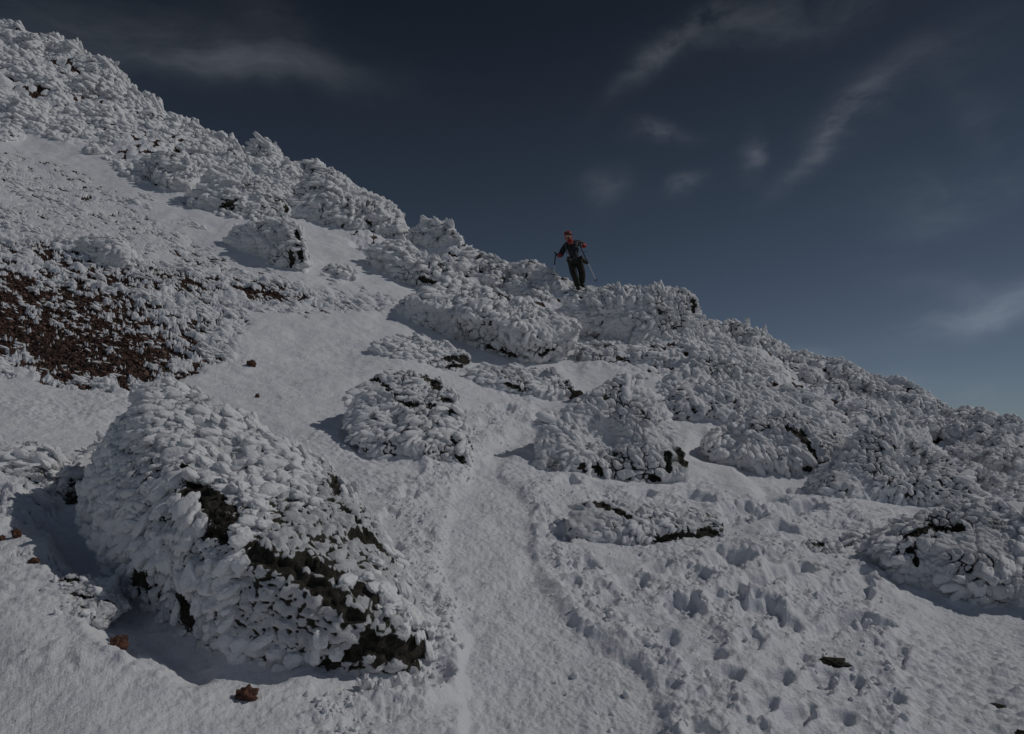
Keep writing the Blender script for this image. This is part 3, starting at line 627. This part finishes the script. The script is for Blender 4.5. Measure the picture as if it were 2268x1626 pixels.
gen('furry rime clump on the open upper left slope', 'clumps on the upper left slope', [(58, 262, 88, 46), (5, 235, 50, 40), (20, 315, 60, 30), (150, 300, 62, 34), (285, 312, 60, 34), (225, 275, 64, 32), (360, 330, 50, 26), (215, 345, 60, 22), (320, 305, 40, 22), (250, 330, 50, 24)], 12)
gen('rimed rock on the skyline shoulder between the two rime knobs', 'rocks on the middle skyline shoulder', [(1045, 585, 44, 34), (1080, 600, 48, 36), (1115, 615, 44, 34), (1095, 632, 50, 30), (1150, 652, 60, 36), (1195, 672, 56, 34), (1035, 610, 50, 34), (1270, 662, 50, 26), (1310, 664, 44, 28), (1350, 662, 44, 28), (1395, 660, 44, 26)], 13)
gen('cauliflower rime rock in the crowded field along the right skyline', 'rocks in the field along the right skyline',
    [(1590, 752, 54, 40), (1640, 750, 50, 36), (1680, 770, 56, 40), (1725, 790, 50, 34), (1600, 795, 54, 36), (1650, 800, 54, 34), (1770, 812, 52, 34), (1820, 822, 46, 28), (1865, 835, 54, 32), (1910, 855, 54, 36), (1800, 850, 60, 36), (1850, 880, 60, 36), (1945, 878, 46, 32), (1990, 895, 50, 32), (2040, 908, 50, 32), (2085, 925, 50, 32), (2130, 935, 46, 26), (2190, 938, 56, 28), (2240, 955, 50, 32),
     (2070, 965, 60, 46), (2120, 975, 60, 44), (2170, 985, 56, 40), (2225, 995, 56, 40), (2150, 1025, 56, 40), (2210, 1040, 60, 42), (2262, 1045, 50, 44), (2165, 1075, 50, 50), (2215, 1085, 50, 34), (2258, 1100, 50, 34)], 13)
# ------------------------------------------------------------------ loose things and uncountable cover on the slope
def in_poly(n, poly, rng):
    xs = [p[0] for p in poly]; ys = [p[1] for p in poly]; out = []
    while sum(len(o) for o in out) < n:
        x = rng.uniform(min(xs), max(xs), n*2); y = rng.uniform(min(ys), max(ys), n*2); m = poly_d(x, y, poly) > 0; out.append(np.stack([x[m], y[m]], 1))
    return np.concatenate(out)[:n]
NRM = gnormal()
def on_slope(xy):
    j, i = grid_at(xy[:, 0], xy[:, 1]); return P[j, i], BN[j, i], NRM[j, i], scree[j, i], bareness[j, i]
def stuff(name, mat, V, Fc): o = link(name, mesh_np(name, V, Fc, mat)); tag(o, kind='stuff'); return o
rg = np.random.default_rng(11)
# rime feathers crowding the ridge band
CRB = [(0, 60), (300, 200), (560, 330), (900, 510), (1240, 630), (1560, 690), (1900, 810), (2300, 940), (2300, 1120), (2180, 1110), (2100, 1005), (1990, 925), (1900, 960), (1850, 990), (1560, 955), (1475, 885), (1455, 850), (1290, 825), (1295, 780), (1240, 740), (1000, 640), (880, 590), (820, 570), (780, 520), (660, 500), (500, 480), (300, 400), (200, 330), (0, 280), (-40, 100)]
xy = in_poly(22000, CRB, rg); Q, bn, nn, _, _ = on_slope(xy)
clus = fbm(Q*.55, 3, 71); px_sz = (rg.uniform(5, 11, len(Q))+5*np.clip(clus, -1, 1))
k = (rg.uniform(0, 1, len(Q)) < .28+1.4*clus) ; Q, bn, nn, px_sz = Q[k], bn[k], nn[k], px_sz[k]
fl = np.array([-.7, -.5, -.35])+.8*np.stack([noise(Q*.8, 81), noise(Q*.8, 82), noise(Q*.8, 83)], -1)
V_, F_ = feathers(Q, bn*.5+nn*.5, fl, px_sz*Q[:, 1]/F, "mid", (0, .7), (.95, .66, .52), rg, .05)
stuff('rime_feathers', M_ICE, V_, F_)
# streaky clods on the open slope, leaning downhill
SL = [(-20, 290), (200, 340), (420, 420), (560, 500), (720, 610), (880, 655), (860, 690), (560, 700), (525, 780), (430, 835), (330, 862), (250, 858), (120, 840), (-20, 815)]
cen = np.concatenate([in_poly(120, SL, rg), in_poly(130, [(-20, 500), (420, 590), (700, 640), (880, 655), (860, 690), (560, 700), (525, 780), (430, 835), (330, 862), (250, 858), (120, 840), (-20, 815)], rg)]); pts = []; szs = []
for cx_, cy_ in cen:
    d_ = poly_d(np.array([cx_]), np.array([cy_]), SCREE)[0]
    n_ = int(rg.uniform(5, 20)); L_ = rg.uniform(10, 34); W_ = rg.uniform(3, 8)
    t1 = rg.normal(0, .45, n_)*L_; t2 = rg.normal(0, .5, n_)*W_; an_ = math.radians(26)
    pts.append(np.stack([cx_+t1*math.cos(an_)-t2*math.sin(an_), cy_+t1*math.sin(an_)+t2*math.cos(an_)], 1)); szs.append(rg.uniform(3.5, 7.5, n_))
xy = np.concatenate(pts); szs = np.concatenate(szs)
Q, bn, nn, scv, brv = on_slope(xy); k = (scv < .6) | (rg.uniform(0, 1, len(Q)) < .35); Q, bn, szs = Q[k], bn[k], szs[k]
fl = np.tile(np.array([-.8, -.2, .35]), (len(Q), 1))
V_, F_ = feathers(Q, bn, fl, szs*Q[:, 1]/F, 'lo', (-.1, .5), (1.35, .6, .4), rg, .05)
stuff('rime_clods', M_ICE, V_, F_)
# kicked-up crumbs of snow beside the trail and in the trodden patch
def along(poly, n, w, rng):
    pts = []
    for (x0, y0), (x1, y1) in zip(poly[:-1], poly[1:]):
        L = math.hypot(x1-x0, y1-y0); m = int(n*L/900); t = rng.uniform(0, 1, m)
        pts.append(np.stack([x0+(x1-x0)*t+rng.normal(0, w, m), y0+(y1-y0)*t+rng.normal(0, w*.7, m)], 1))
    return np.concatenate(pts)
xy = np.concatenate([along(BERM, 1500, 32, rg), along(BERM2, 700, 24, rg), in_poly(1500, TRAMPLE, rg), in_poly(120, TRAIL, rg)]); xy = xy[(xy[:, 1] < 1690) & (xy[:, 0] > 560)]
Q, bn, nn, _, _ = on_slope(xy); cm = fbm(Q*1.6, 3, 91); k = rg.uniform(0, 1, len(Q)) < .5+cm*1.2; Q, nn = Q[k], nn[k]
sz = rg.uniform(.006, .022, len(Q))*rg.uniform(.6, 1.5, len(Q))
V_, F_ = feathers(Q, nn, rg.normal(0, 1, (len(Q), 3)), sz, 'lo', (0, 1.2), (1.0, .95, .8), rg, .1)
stuff('snow_crumbs', M_ICE, V_, F_)
# cinder gravel showing through the thin snow
D2, F2_ = ico(2)
D2 = D2*(1+.28*noise(D2*1.7+3, 5))[:, None]
xy = in_poly(24000, [(-40, 540), (200, 620), (560, 640), (860, 660), (860, 690), (560, 700), (530, 800), (430, 835), (330, 868), (120, 855), (-40, 820)], rg)
Q, bn, nn, scv, brv = on_slope(xy); k = scv > .55; Q, nn = Q[k], nn[k]
def scatter_stones(Q, nn, r):
    q = rg.normal(0, 1, (len(Q), 3, 3)); q, _ = np.linalg.qr(q); q = q*(r[:, None, None]*rg.uniform(.6, 1.25, (len(Q), 3, 1)))
    V = np.einsum('vk,ckd->cvd', D2, q)+(Q+nn*r[:, None]*.3)[:, None, :]
    return V.reshape(-1, 3), (F2_[None]+(np.arange(len(Q))*len(D2))[:, None, None]).reshape(-1, 3)
M_GRAVEL, nt_, b_ = nodes('cinder_gravel'); rnd = nd(nt_, 'ShaderNodeNewGeometry').outputs['Random Per Island']
nt_.links.new(ramp(nt_, rnd, [(0, (.016, .010, .008)), (.5, (.055, .029, .02)), (.85, (.11, .058, .042)), (1, (.24, .15, .12))]), b_.inputs['Base Color']); b_.inputs['Roughness'].default_value = .9
V_, F_ = scatter_stones(Q, nn, np.minimum(.06, .012+rg.exponential(.008, len(Q))))
stuff('gravel', M_GRAVEL, V_, F_)
# single stones on the snow
stone('brown cinder clod capped by frost in the left foreground, beside the small cracked rime lump', 264, 1392, 42, 36)
stone('rough rust-brown lava stone alone on the snow at the bottom left', 546, 1552, 44, 26, sub=6)
stone('small dark brown stone on smooth snow at the right tip of the scree', 557, 810, 20, 14)
stone('tiny brown pebble on the smooth snow just above the largest boulder', 568, 880, 10, 9)
stone('thumbnail-sized brown chip in the snow at the left, by the rimed knoll', 78, 1088, 18, 16)
stone('larger rusty cinder fragment near the left edge, below the rimed knoll', 34, 1196, 20, 18)
stone('smaller rusty cinder fragment at the very left edge, below the rimed knoll', 4, 1196, 14, 12)
stone('small brown stone under the frost between the rimed knoll and the cracked rime lump', 74, 1245, 22, 12)
stone('black crooked rock crust half sunk in trodden snow at the lower right', 1845, 1474, 62, 15, mat=M_ROCK, sub=6, sink=.6)
stone('flat little black stone level with the snow near the lower right corner', 2207, 1564, 32, 9, mat=M_ROCK, sink=.4)
stone('dark stone peeping from the snow in the very bottom right corner', 2262, 1632, 26, 14, mat=M_ROCK, sink=.4)
stone('bare black stone perched on the left shoulder of the hollow-faced boulder', 1279, 888, 36, 26, mat=M_ROCK, sub=6)
# frost tufts standing at the foot of the largest boulder
for q_, (x, y, s_) in enumerate([(815, 1492, 26), (876, 1494, 22), (842, 1500, 15), (925, 1496, 18)]):
    g = on_slope(np.array([[x, y]]))[0][0]; n_ = 9; s_m = s_*g[1]/F
    Qt = np.zeros((n_, 3))+rg.normal(0, .28, (n_, 3))*s_m*np.array([1, .5, .1])
    V_, F_ = feathers(Qt, np.tile([0, -.1, 1.], (n_, 1)), rg.normal(0, 1, (n_, 3)), np.full(n_, s_m)*rg.uniform(.6, 1.2, n_), 'mid', (.9, 1.4), (.85, .3, .2), rg, 0)
    o = link('frost_tuft', mesh_np('frost_tuft', V_, F_, M_ICE), loc=tuple(g+np.array([0, 0, s_m*.3])))
    tag(o, 'spiky white frost tuft standing at the dark foot of the largest boulder', 'frost tuft', 'frost tufts at the foot of the largest boulder')
# ------------------------------------------------------------------ the hiker
gP = find([1262], [652])[0]; YP = gP[1]-.25
def J(cx, cy, d=0.): return at((1560+cx/6.503)/1.3545, (650+cy/6.503)/1.3545, YP+d)
MPX = YP/13318.
ROOT = J(1170, 1420, 0)
def skin(name, pts, edges, mat, parent=None, sub=2, rel=True):
    me_ = bpy.data.meshes.new(name); me_.from_pydata([tuple(np.array(p[0])-ROOT) for p in pts], edges, []); me_.update()
    o = bpy.data.objects.new(name, me_); COL.objects.link(o)
    m = o.modifiers.new('s', 'SKIN'); m.use_smooth_shade = True
    for i, v in enumerate(me_.skin_vertices[0].data):
        r = pts[i][1]; kk = {'person': 1., 'hood': 1.06, 'sleeve_cuff': 1.08, 'trousers': 1.25, 'jacket': 1.28, 'trekking_pole': 2.2, 'lower_shaft': 2.2, 'basket': 1.5, 'finger': 1.}.get(name, 1.22); v.radius = tuple(q*kk for q in (r if isinstance(r, tuple) else (r, r))); v.use_root = (i == 0)
    ss = o.modifiers.new('u', 'SUBSURF'); ss.levels = sub; ss.render_levels = sub
    dg = bpy.context.evaluated_depsgraph_get(); me2 = bpy.data.meshes.new_from_object(o.evaluated_get(dg)); me2.name = name
    bpy.data.objects.remove(o); bpy.data.meshes.remove(me_)
    me2.materials.clear(); me2.materials.append(mat)
    for p_ in me2.polygons: p_.use_smooth = True
    return link(name, me2, parent, None if parent else tuple(ROOT))
def chain(n, s=0): return [(s+i, s+i+1) for i in range(n-1)]
M_SKIN = flat('skin', (.42, .26, .19), .6, 30, .15); M_NAVY = flat('navy_shell', (.007, .008, .014), .6, 25, .3); M_RED = flat('red_shell', (.33, .018, .022), .6, 25, .25)
M_TROU = flat('olive_trousers', (.016, .0155, .011), .8, 9, .55); M_BOOT = flat('boot_leather', (.018, .016, .014), .7); M_GREY = flat('strap_grey', (.10, .10, .10), .7); M_BLUE = flat('glove_blue', (.012, .02, .06), .7)
M_BLK = flat('black_rubber', (.01, .01, .01), .4); M_LENS = flat('goggle_lens', (.02, .02, .025), .08); M_ALU = flat('pole_metal', (.6, .6, .62), .4, 40, .1, .3); M_BEARD = flat('beard', (.10, .075, .06), .9); M_OLV = flat('olive_bag', (.04, .037, .025), .8)
m_ = .001*0+MPX
def HD(cx, cy, d=0): return J(cx, cy, d-.02)
hip, sp1, sp2, nk = J(1065, 835), J(1045, 720), J(1010, 560), J(965, 470)
shL, elL, haL = J(880, 545, 0), J(800, 755, -.02), J(712, 742, -.22)
shR, elR, haR = J(1100, 500, 0), J(1245, 560, .05), J(1168, 545, -.22)
hiL, knL, anL, ftL = J(1000, 870), J(1052, 1120, -.08), J(1135, 1365, 0), J(1140, 1405, -.16)
hiR, knR, anR, ftR = J(1140, 865), J(1215, 1110, 0), J(1212, 1310, .08), J(1228, 1350, -.06)
body = [(hip, .12), (sp1, .12), (sp2, (.14, .11)), (nk, .055), (J(948, 420, -.01), .075), (J(940, 360, -.01), .088), (J(930, 300, 0), .07), (shL, .055), (elL, .042), (haL, .03), (shR, .055), (elR, .042), (haR, .03), (hiL, .085), (knL, .055), (anL, .038), (ftL, .035), (hiR, .085), (knR, .055), (anR, .038), (ftR, .035)]
be = [(0, 1), (1, 2), (2, 3), (3, 4), (4, 5), (5, 6), (2, 7), (7, 8), (8, 9), (2, 10), (10, 11), (11, 12), (0, 13), (13, 14), (14, 15), (15, 16), (0, 17), (17, 18), (18, 19), (19, 20)]
person = skin('person', body, be, M_SKIN)
tag(person, 'hiker in red hood, dark jacket and olive trousers, striding on the skyline with two poles', 'person')
jk = [(J(1066, 850), (.15, .11)), (J(1064, 800), (.155, .115)), (J(1045, 700), (.165, .12)), (J(1010, 575), (.18, .125)), (J(975, 490), (.11, .09)), (J(885, 545), .085), (J(830, 660, -.01), .078), (elL, .07), (J(735, 750, -.15), .052), (J(1100, 498), .085), (J(1180, 520, .02), .078), (elR, .07), (J(1195, 555, -.14), .05)]
jacket = skin('jacket', jk, [(0, 1), (1, 2), (2, 3), (3, 4), (3, 5), (5, 6), (6, 7), (7, 8), (3, 9), (9, 10), (10, 11), (11, 12)], M_NAVY, person)
skin('sleeve_cuff', [(J(798, 760, -.04), .066), (J(765, 752, -.13), .068), (J(742, 748, -.17), .058)], chain(3), M_RED, person)
skin('sleeve_cuff', [(J(1262, 545, .03), .072), (J(1250, 572, -.03), .08), (J(1212, 566, -.14), .06)], chain(3), M_RED, person)
tr_ = [(J(1065, 830), (.165, .12)), (hiL, .115), (J(1022, 990, -.03), .10), (knL, .088), (J(1095, 1240, -.04), .082), (J(1138, 1385, 0), .072), (J(1140, 862), .115), (J(1180, 980, 0), .10), (knR, .09), (J(1212, 1220, .05), .082), (J(1212, 1325, .08), .07)]
skin('trousers', tr_, [(0, 1), (1, 2), (2, 3), (3, 4), (4, 5), (0, 6), (6, 7), (7, 8), (8, 9), (9, 10)], M_TROU, person)
for a_, f_ in ((anL, ftL), (anR, ftR)):
    skin('boot', [(a_+np.array([0, .05, -.02]), .055), (a_+np.array([0, 0, -.03]), .058), (f_, .052), (f_+np.array([.0, -.06, -.005]), .04)], chain(4), M_BOOT, person)
# hood round the face, collar, neck warmer
skin('hood', [(J(965, 470, .02), .085), (J(950, 420, .06), .11), (J(937, 355, .05), .118), (J(926, 308, .02), (.112, .115)), (J(922, 285, .0), .085)], chain(5), M_RED, person)
skin('collar', [(J(930, 470, -.07), .05), (J(975, 488, -.11), .065), (J(1018, 462, -.07), .055), (J(985, 530, -.11), .072), (J(960, 560, -.115), .035), (J(1030, 545, -.10), .035)], [(0, 1), (1, 2), (1, 3), (3, 4), (3, 5)], M_RED, person)
skin('jacket_zip', [(J(1005, 560, -.14), .012), (J(1025, 660, -.145), .011), (J(1040, 770, -.135), .011)], chain(3), M_RED, person)
hm = skin('face', [(J(948, 425, -.085), .045), (J(943, 395, -.085), (.068, .05)), (J(938, 355, -.075), .07)], chain(3), M_SKIN, person)
skin('nose', [(J(944, 378, -.14), .010), (J(946, 392, -.165), .015)], chain(2), M_SKIN, hm, 1)
skin('beard', [(J(915, 415, -.10), .022), (J(948, 428, -.13), .030), (J(982, 410, -.10), .022)], chain(3), M_BEARD, hm)
skin('mouth', [(J(934, 410, -.155), .006), (J(958, 409, -.155), .006)], chain(2), M_RED, hm, 1)
for ex_ in (918, 966): skin('eye', [(J(ex_, 374, -.135), .009), (J(ex_+5, 374, -.135), .009)], chain(2), M_BLK, hm, 1)
gg = skin('goggles', [(J(868, 345, -.02), .02), (J(895, 342, -.11), .026), (J(935, 337, -.14), .03), (J(980, 338, -.12), .028), (J(1010, 345, -.03), .02)], chain(5), M_BLK, person)
skin('goggle_lens', [(J(925, 337, -.165), .014), (J(962, 337, -.16), .016)], chain(2), M_LENS, gg, 1)
def glove(w, h, up, side):
    w, h, up, side = [np.array(v, float) for v in (w, h, up, side)]
    f = h-w; f /= np.linalg.norm(f); up = up/np.linalg.norm(up); side = side/np.linalg.norm(side)
    pts = [(w, .034), (h-f*.01, (.042, .03)), (h+f*.03, .028)]; ed = chain(3)
    g = skin('glove', pts, ed, M_BLUE, person)
    for k, L in enumerate((.030, .034, .032, .026)):
        b0 = h+f*.03+up*(.033-.022*k)
        skin('finger', [(b0, .0115), (b0+f*L, .0105), (b0+f*(L*.9)+side*.028, .0098), (b0+f*.005+side*.045, .009)], chain(4), M_BLUE, g, 1)
    t0 = h+up*.035
    skin('thumb', [(t0, .013), (t0+f*.012+side*.03+up*.01, .0115), (t0+f*.03+side*.045, .010)], chain(3), M_BLUE, g, 1)
glove(J(728, 747, -.17), haL, (0, 0, 1), (-.2, -1, 0)); glove(J(1190, 552, -.17), haR, (0, 0, 1), (-.3, -1, 0))
# backpack, worn: bag behind, straps in front
ROOT0 = ROOT; bp = skin('backpack', [(J(1040, 780, .24), (.15, .10)), (J(1030, 650, .26), (.17, .12)), (J(1005, 540, .24), (.16, .10)), (J(1000, 510, .22), .10)], chain(4), M_BLK)
tag(bp, 'dark backpack worn by the hiker, with grey shoulder straps and hip belt', 'backpack')
skin('shoulder_strap', [(J(890, 500, .10), .012), (J(882, 520, -.08), .014), (J(890, 590, -.13), .014), (J(905, 680, -.12), .012), (J(910, 730, .05), .011)], chain(5), M_GREY, bp)
skin('shoulder_strap', [(J(1070, 440, .10), .012), (J(1078, 465, -.08), .014), (J(1085, 530, -.12), .014), (J(1130, 610, -.11), .012), (J(1160, 680, .05), .011)], chain(5), M_GREY, bp)
skin('chest_strap', [(J(915, 522, -.15), .008), (J(985, 518, -.19), .008), (J(1080, 524, -.14), .008)], chain(3), M_GREY, bp)
skin('hip_belt', [(J(920, 800, .05), .02), (J(965, 808, -.12), .022), (J(1060, 798, -.15), .02), (J(1140, 786, -.12), .024), (J(1195, 770, .05), .02)], chain(5), M_GREY, bp)
skin('belt_strap', [(J(975, 812, -.14), .012), (J(978, 880, -.15), .010)], chain(2), M_GREY, bp)
bag = skin('hip_bag', [(J(1170, 790, -.02), .05), (J(1220, 845, .02), .06), (J(1300, 900, .05), .05), (J(1325, 925, .05), .028)], chain(4), M_OLV)
tag(bag, 'olive pouch sticking out at the hiker\'s hip behind the slanting pole', 'pouch')
def pole(lab, top, bot, cap, loop=None, basket=True):
    top, bot = np.array(top), np.array(bot); d = (bot-top)/np.linalg.norm(bot-top)
    L = np.linalg.norm(bot-top)
    p = skin('trekking_pole', [(top+d*.12, .009), (top+d*L*.5, .0085)], chain(2), M_BLK, None, 1); tag(p, lab, 'trekking pole', 'the hiker\'s trekking poles')
    skin('grip', [(top, .018), (top+d*.05, .015), (top+d*.14, .016), (top+d*.28, .013)], chain(4), M_BLK, p, 1)
    skin('grip_knob', [(top+np.array([-.055, 0, -.012]), .016), (top+np.array([.01, 0, .0]), .018)], chain(2), M_BLK, p, 1)
    skin('lower_shaft', [(top+d*L*.5, .007), (bot-d*.05, .006)], chain(2), M_ALU, p, 1)
    for t in (.44, .62): skin('clamp', [(top+d*L*t, .014), (top+d*(L*t+.03), .014)], chain(2), M_BLK, p, 1)
    skin('tip', [(bot-d*.08, .009), (bot, .006)], chain(2), M_BLK, p, 1)
    c = bot-d*.09; skin('basket', [(c+np.array([-.055, 0, -.015]), .009), (c, .014), (c+np.array([.055, 0, .018]), .009)], chain(3), M_BLK, p, 1)
pole('upright trekking pole held out in the gloved hand at the left of the hiker', J(697, 700, -.24), J(650, 1190, -.12), 0)
pole('long trekking pole slanting down to the right of the hiker', J(1160, 548, -.26), J(1505, 1292, -.05), 0)
skin('wrist_strap', [(J(1205, 688, -.1), .005), (J(1265, 690, -.1), .005), (J(1325, 691, -.1), .008)], chain(3), M_BLK, person)

# ------------------------------------------------------------------ camera
cam = bpy.data.cameras.new('camera'); co = bpy.data.objects.new('camera', cam); COL.objects.link(co)
cam.sensor_width = 36; cam.lens = 36*F/2268; cam.clip_end = 5000; cam.clip_start = .05
co.location = (0, 0, CH); co.rotation_euler = (math.pi/2+PITCH, 0, 0); sc.camera = co
# ------------------------------------------------------------------ light
SUN_EL, SUN_AZ = math.radians(44), math.radians(84)     # azimuth from +Y towards +X
sd_ = Vector((math.sin(SUN_AZ)*math.cos(SUN_EL), math.cos(SUN_AZ)*math.cos(SUN_EL), math.sin(SUN_EL)))
sl = bpy.data.lights.new('sun', 'SUN'); so = bpy.data.objects.new('sun', sl); COL.objects.link(so)
sl.energy = 3.2; sl.angle = math.radians(.53); sl.color = (1, .965, .92); so.rotation_euler = sd_.to_track_quat('Z', 'Y').to_euler(); so.location = (10, 0, 30)
wd = bpy.data.worlds.new('World'); sc.world = wd; wd.use_nodes = True; nt = wd.node_tree; bg = nt.nodes['Background']
sky = nt.nodes.new('ShaderNodeTexSky'); sky.sky_type = 'NISHITA'; sky.sun_disc = False; sky.sun_elevation = SUN_EL; sky.sun_rotation = SUN_AZ
sky.altitude = 3000; sky.air_density = 1.0; sky.dust_density = .3; sky.ozone_density = 2.0
hs = nd(nt, 'ShaderNodeHueSaturation'); hs.inputs['Saturation'].default_value = .72; hs.inputs['Value'].default_value = .8
nt.links.new(sky.outputs[0], hs.inputs['Color'])
dirv = nd(nt, 'ShaderNodeNewGeometry').outputs['Incoming']
tc = nd(nt, 'ShaderNodeTexCoord').outputs['Generated']
CLOUD, CLOUDC = 1.0, (1.9, 2.0, 2.15)
def vdot(a, v):
    n = nd(nt, 'ShaderNodeVectorMath', operation='DOT_PRODUCT'); nt.links.new(a, n.inputs[0]); n.inputs[1].default_value = v; return n.outputs['Value']
def mth(op, a, b=None, c=None):
    n = nd(nt, 'ShaderNodeMath', operation=op)
    for i, v in enumerate((a, b, c)):
        if v is None: continue
        if isinstance(v, bpy.types.NodeSocket): nt.links.new(v, n.inputs[i])
        else: n.inputs[i].default_value = v
    return n.outputs[0]
sepz = nd(nt, 'ShaderNodeSeparateXYZ'); nt.links.new(tc, sepz.inputs[0])
dk = ramp(nt, sepz.outputs['Z'], [(0, (.74, .80, .84)), (.10, (.70, .75, .79)), (.36, (.44, .49, .51)), (.56, (.25, .27, .28))])
beh = mth('MULTIPLY', mth('SUBTRACT', .1, sepz.outputs['Y']), 2.5); beh = mth('MINIMUM', mth('MAXIMUM', beh, 0), 1)
dk = mixc(nt, beh, dk, (1, 1, 1))  # unseen sky behind the camera kept brighter, added as fill for the shadows
mm = nd(nt, 'ShaderNodeMix', data_type='RGBA', blend_type='MULTIPLY'); mm.inputs[0].default_value = 1; nt.links.new(hs.outputs['Color'], mm.inputs[6]); nt.links.new(dk, mm.inputs[7]); SKYC = mm.outputs[2]
# wisps: each an elongated patch of noise at its own bearing and height in the sky
wn = nd(nt, 'ShaderNodeTexNoise'); wn.inputs['Scale'].default_value = 5; wn.inputs['Detail'].default_value = 5; nt.links.new(tc, wn.inputs['Vector'])
wm = nd(nt, 'ShaderNodeVectorMath', operation='MULTIPLY_ADD'); nt.links.new(wn.outputs['Color'], wm.inputs[0]); wm.inputs[1].default_value = (.10, .10, .10); wm.inputs[2].default_value = (-.05, -.05, -.05)
wa = nd(nt, 'ShaderNodeVectorMath', operation='ADD'); nt.links.new(tc, wa.inputs[0]); nt.links.new(wm.outputs[0], wa.inputs[1]); wdir = wa.outputs[0]
def streak(scale, detail, stretch):
    mp = nd(nt, 'ShaderNodeMapping'); nt.links.new(wdir, mp.inputs['Vector']); mp.inputs['Rotation'].default_value = stretch[1]; mp.inputs['Scale'].default_value = stretch[0]
    n = nd(nt, 'ShaderNodeTexNoise'); n.inputs['Scale'].default_value = scale; n.inputs['Detail'].default_value = detail; n.inputs['Roughness'].default_value = .62
    nt.links.new(mp.outputs[0], n.inputs['Vector']); return n.outputs['Fac']
n1 = streak(12, 10, ((1, 1, 2.2), (0, math.radians(-18), 0))); n2 = streak(5.5, 10, ((1, 1, 3.8), (0, math.radians(4), 0)))
WISPS = [  # px, py, half length, half height, angle (deg, + = rising right), strength, which noise
 (470, 130, 270, 50, 2, .36, 1), (560, 150, 160, 26, 4, .32, 1), (330, 40, 220, 60, 8, .14, 1), (640, 90, 100, 40, -45, .16, 0), (60, 30, 160, 90, 0, .12, 1),
 (1500, 110, 120, 24, 38, .6, 0), (1650, 35, 140, 38, 10, .35, 0), (1880, 15, 200, 34, 5, .2, 0), (1480, 312, 46, 17, -12, .95, 0), (1655, 360, 20, 40, -10, .8, 0), (1530, 432, 34, 16, 20, .8, 0), (1355, 420, 50, 36, 0, .3, 0),
 (1850, 300, 120, 22, 38, .75, 0), (1900, 245, 90, 40, 30, .35, 0), (2160, 250, 80, 30, -60, .2, 0), (2130, 400, 150, 45, 0, .24, 0), (2060, 490, 90, 30, 10, .25, 0), (2190, 682, 150, 30, 10, .75, 1), (2260, 665, 120, 22, 14, .5, 1), (2120, 640, 90, 30, -20, .3, 0),
 (1800, 776, 65, 18, 0, .5, 0), (2140, 885, 40, 26, 0, .3, 0), (1990, 840, 70, 30, 0, .3, 0), (2100, 120, 90, 40, 20, .16, 0)]
tot = None
for (x, y, rx, ry, an, stg, wh) in WISPS:
    a_, s_ = ray(x, y); d = Vector((float(a_), 1, float(s_))).normalized()
    e1 = Vector((0, 0, 1)).cross(d).normalized()*-1; e2 = e1.cross(d).normalized()
    if e2.z < 0: e2 = -e2
    if e1.x < 0: e1 = -e1
    c_, s2 = math.cos(math.radians(an)), math.sin(math.radians(an))
    l1 = (e1*c_+e2*s2)*(F/rx); l2 = (e2*c_-e1*s2)*(F/ry)
    q = mth('ADD', mth('POWER', mth('ABSOLUTE', mth('SUBTRACT', vdot(wdir, l1), d.dot(l1))), 2), mth('POWER', mth('ABSOLUTE', mth('SUBTRACT', vdot(wdir, l2), d.dot(l2))), 2))
    g = mth('MULTIPLY', mth('EXPONENT', mth('MULTIPLY', q, -1)), stg)
    g = mth('MULTIPLY', g, mth('MAXIMUM', mth('MULTIPLY_ADD', n2 if wh else n1, 3.2, -1.0), 0))
    tot = g if tot is None else mth('ADD', tot, g)
tot = mth('MINIMUM', mth('MULTIPLY', tot, CLOUD), .9)
sv = nd(nt, 'ShaderNodeVectorMath', operation='SCALE'); sv.inputs[0].default_value = CLOUDC; nt.links.new(tot, sv.inputs['Scale'])
av = nd(nt, 'ShaderNodeVectorMath', operation='ADD'); nt.links.new(SKYC, av.inputs[0]); nt.links.new(sv.outputs[0], av.inputs[1]); nt.links.new(av.outputs[0], bg.inputs['Color'])

bg.inputs['Strength'].default_value = .115
sc.view_settings.view_transform = 'Standard'; sc.view_settings.look = 'None'; sc.view_settings.exposure = -1.62; sc.view_settings.gamma = 1
sc.cycles.max_bounces = 5; sc.cycles.diffuse_bounces = 3
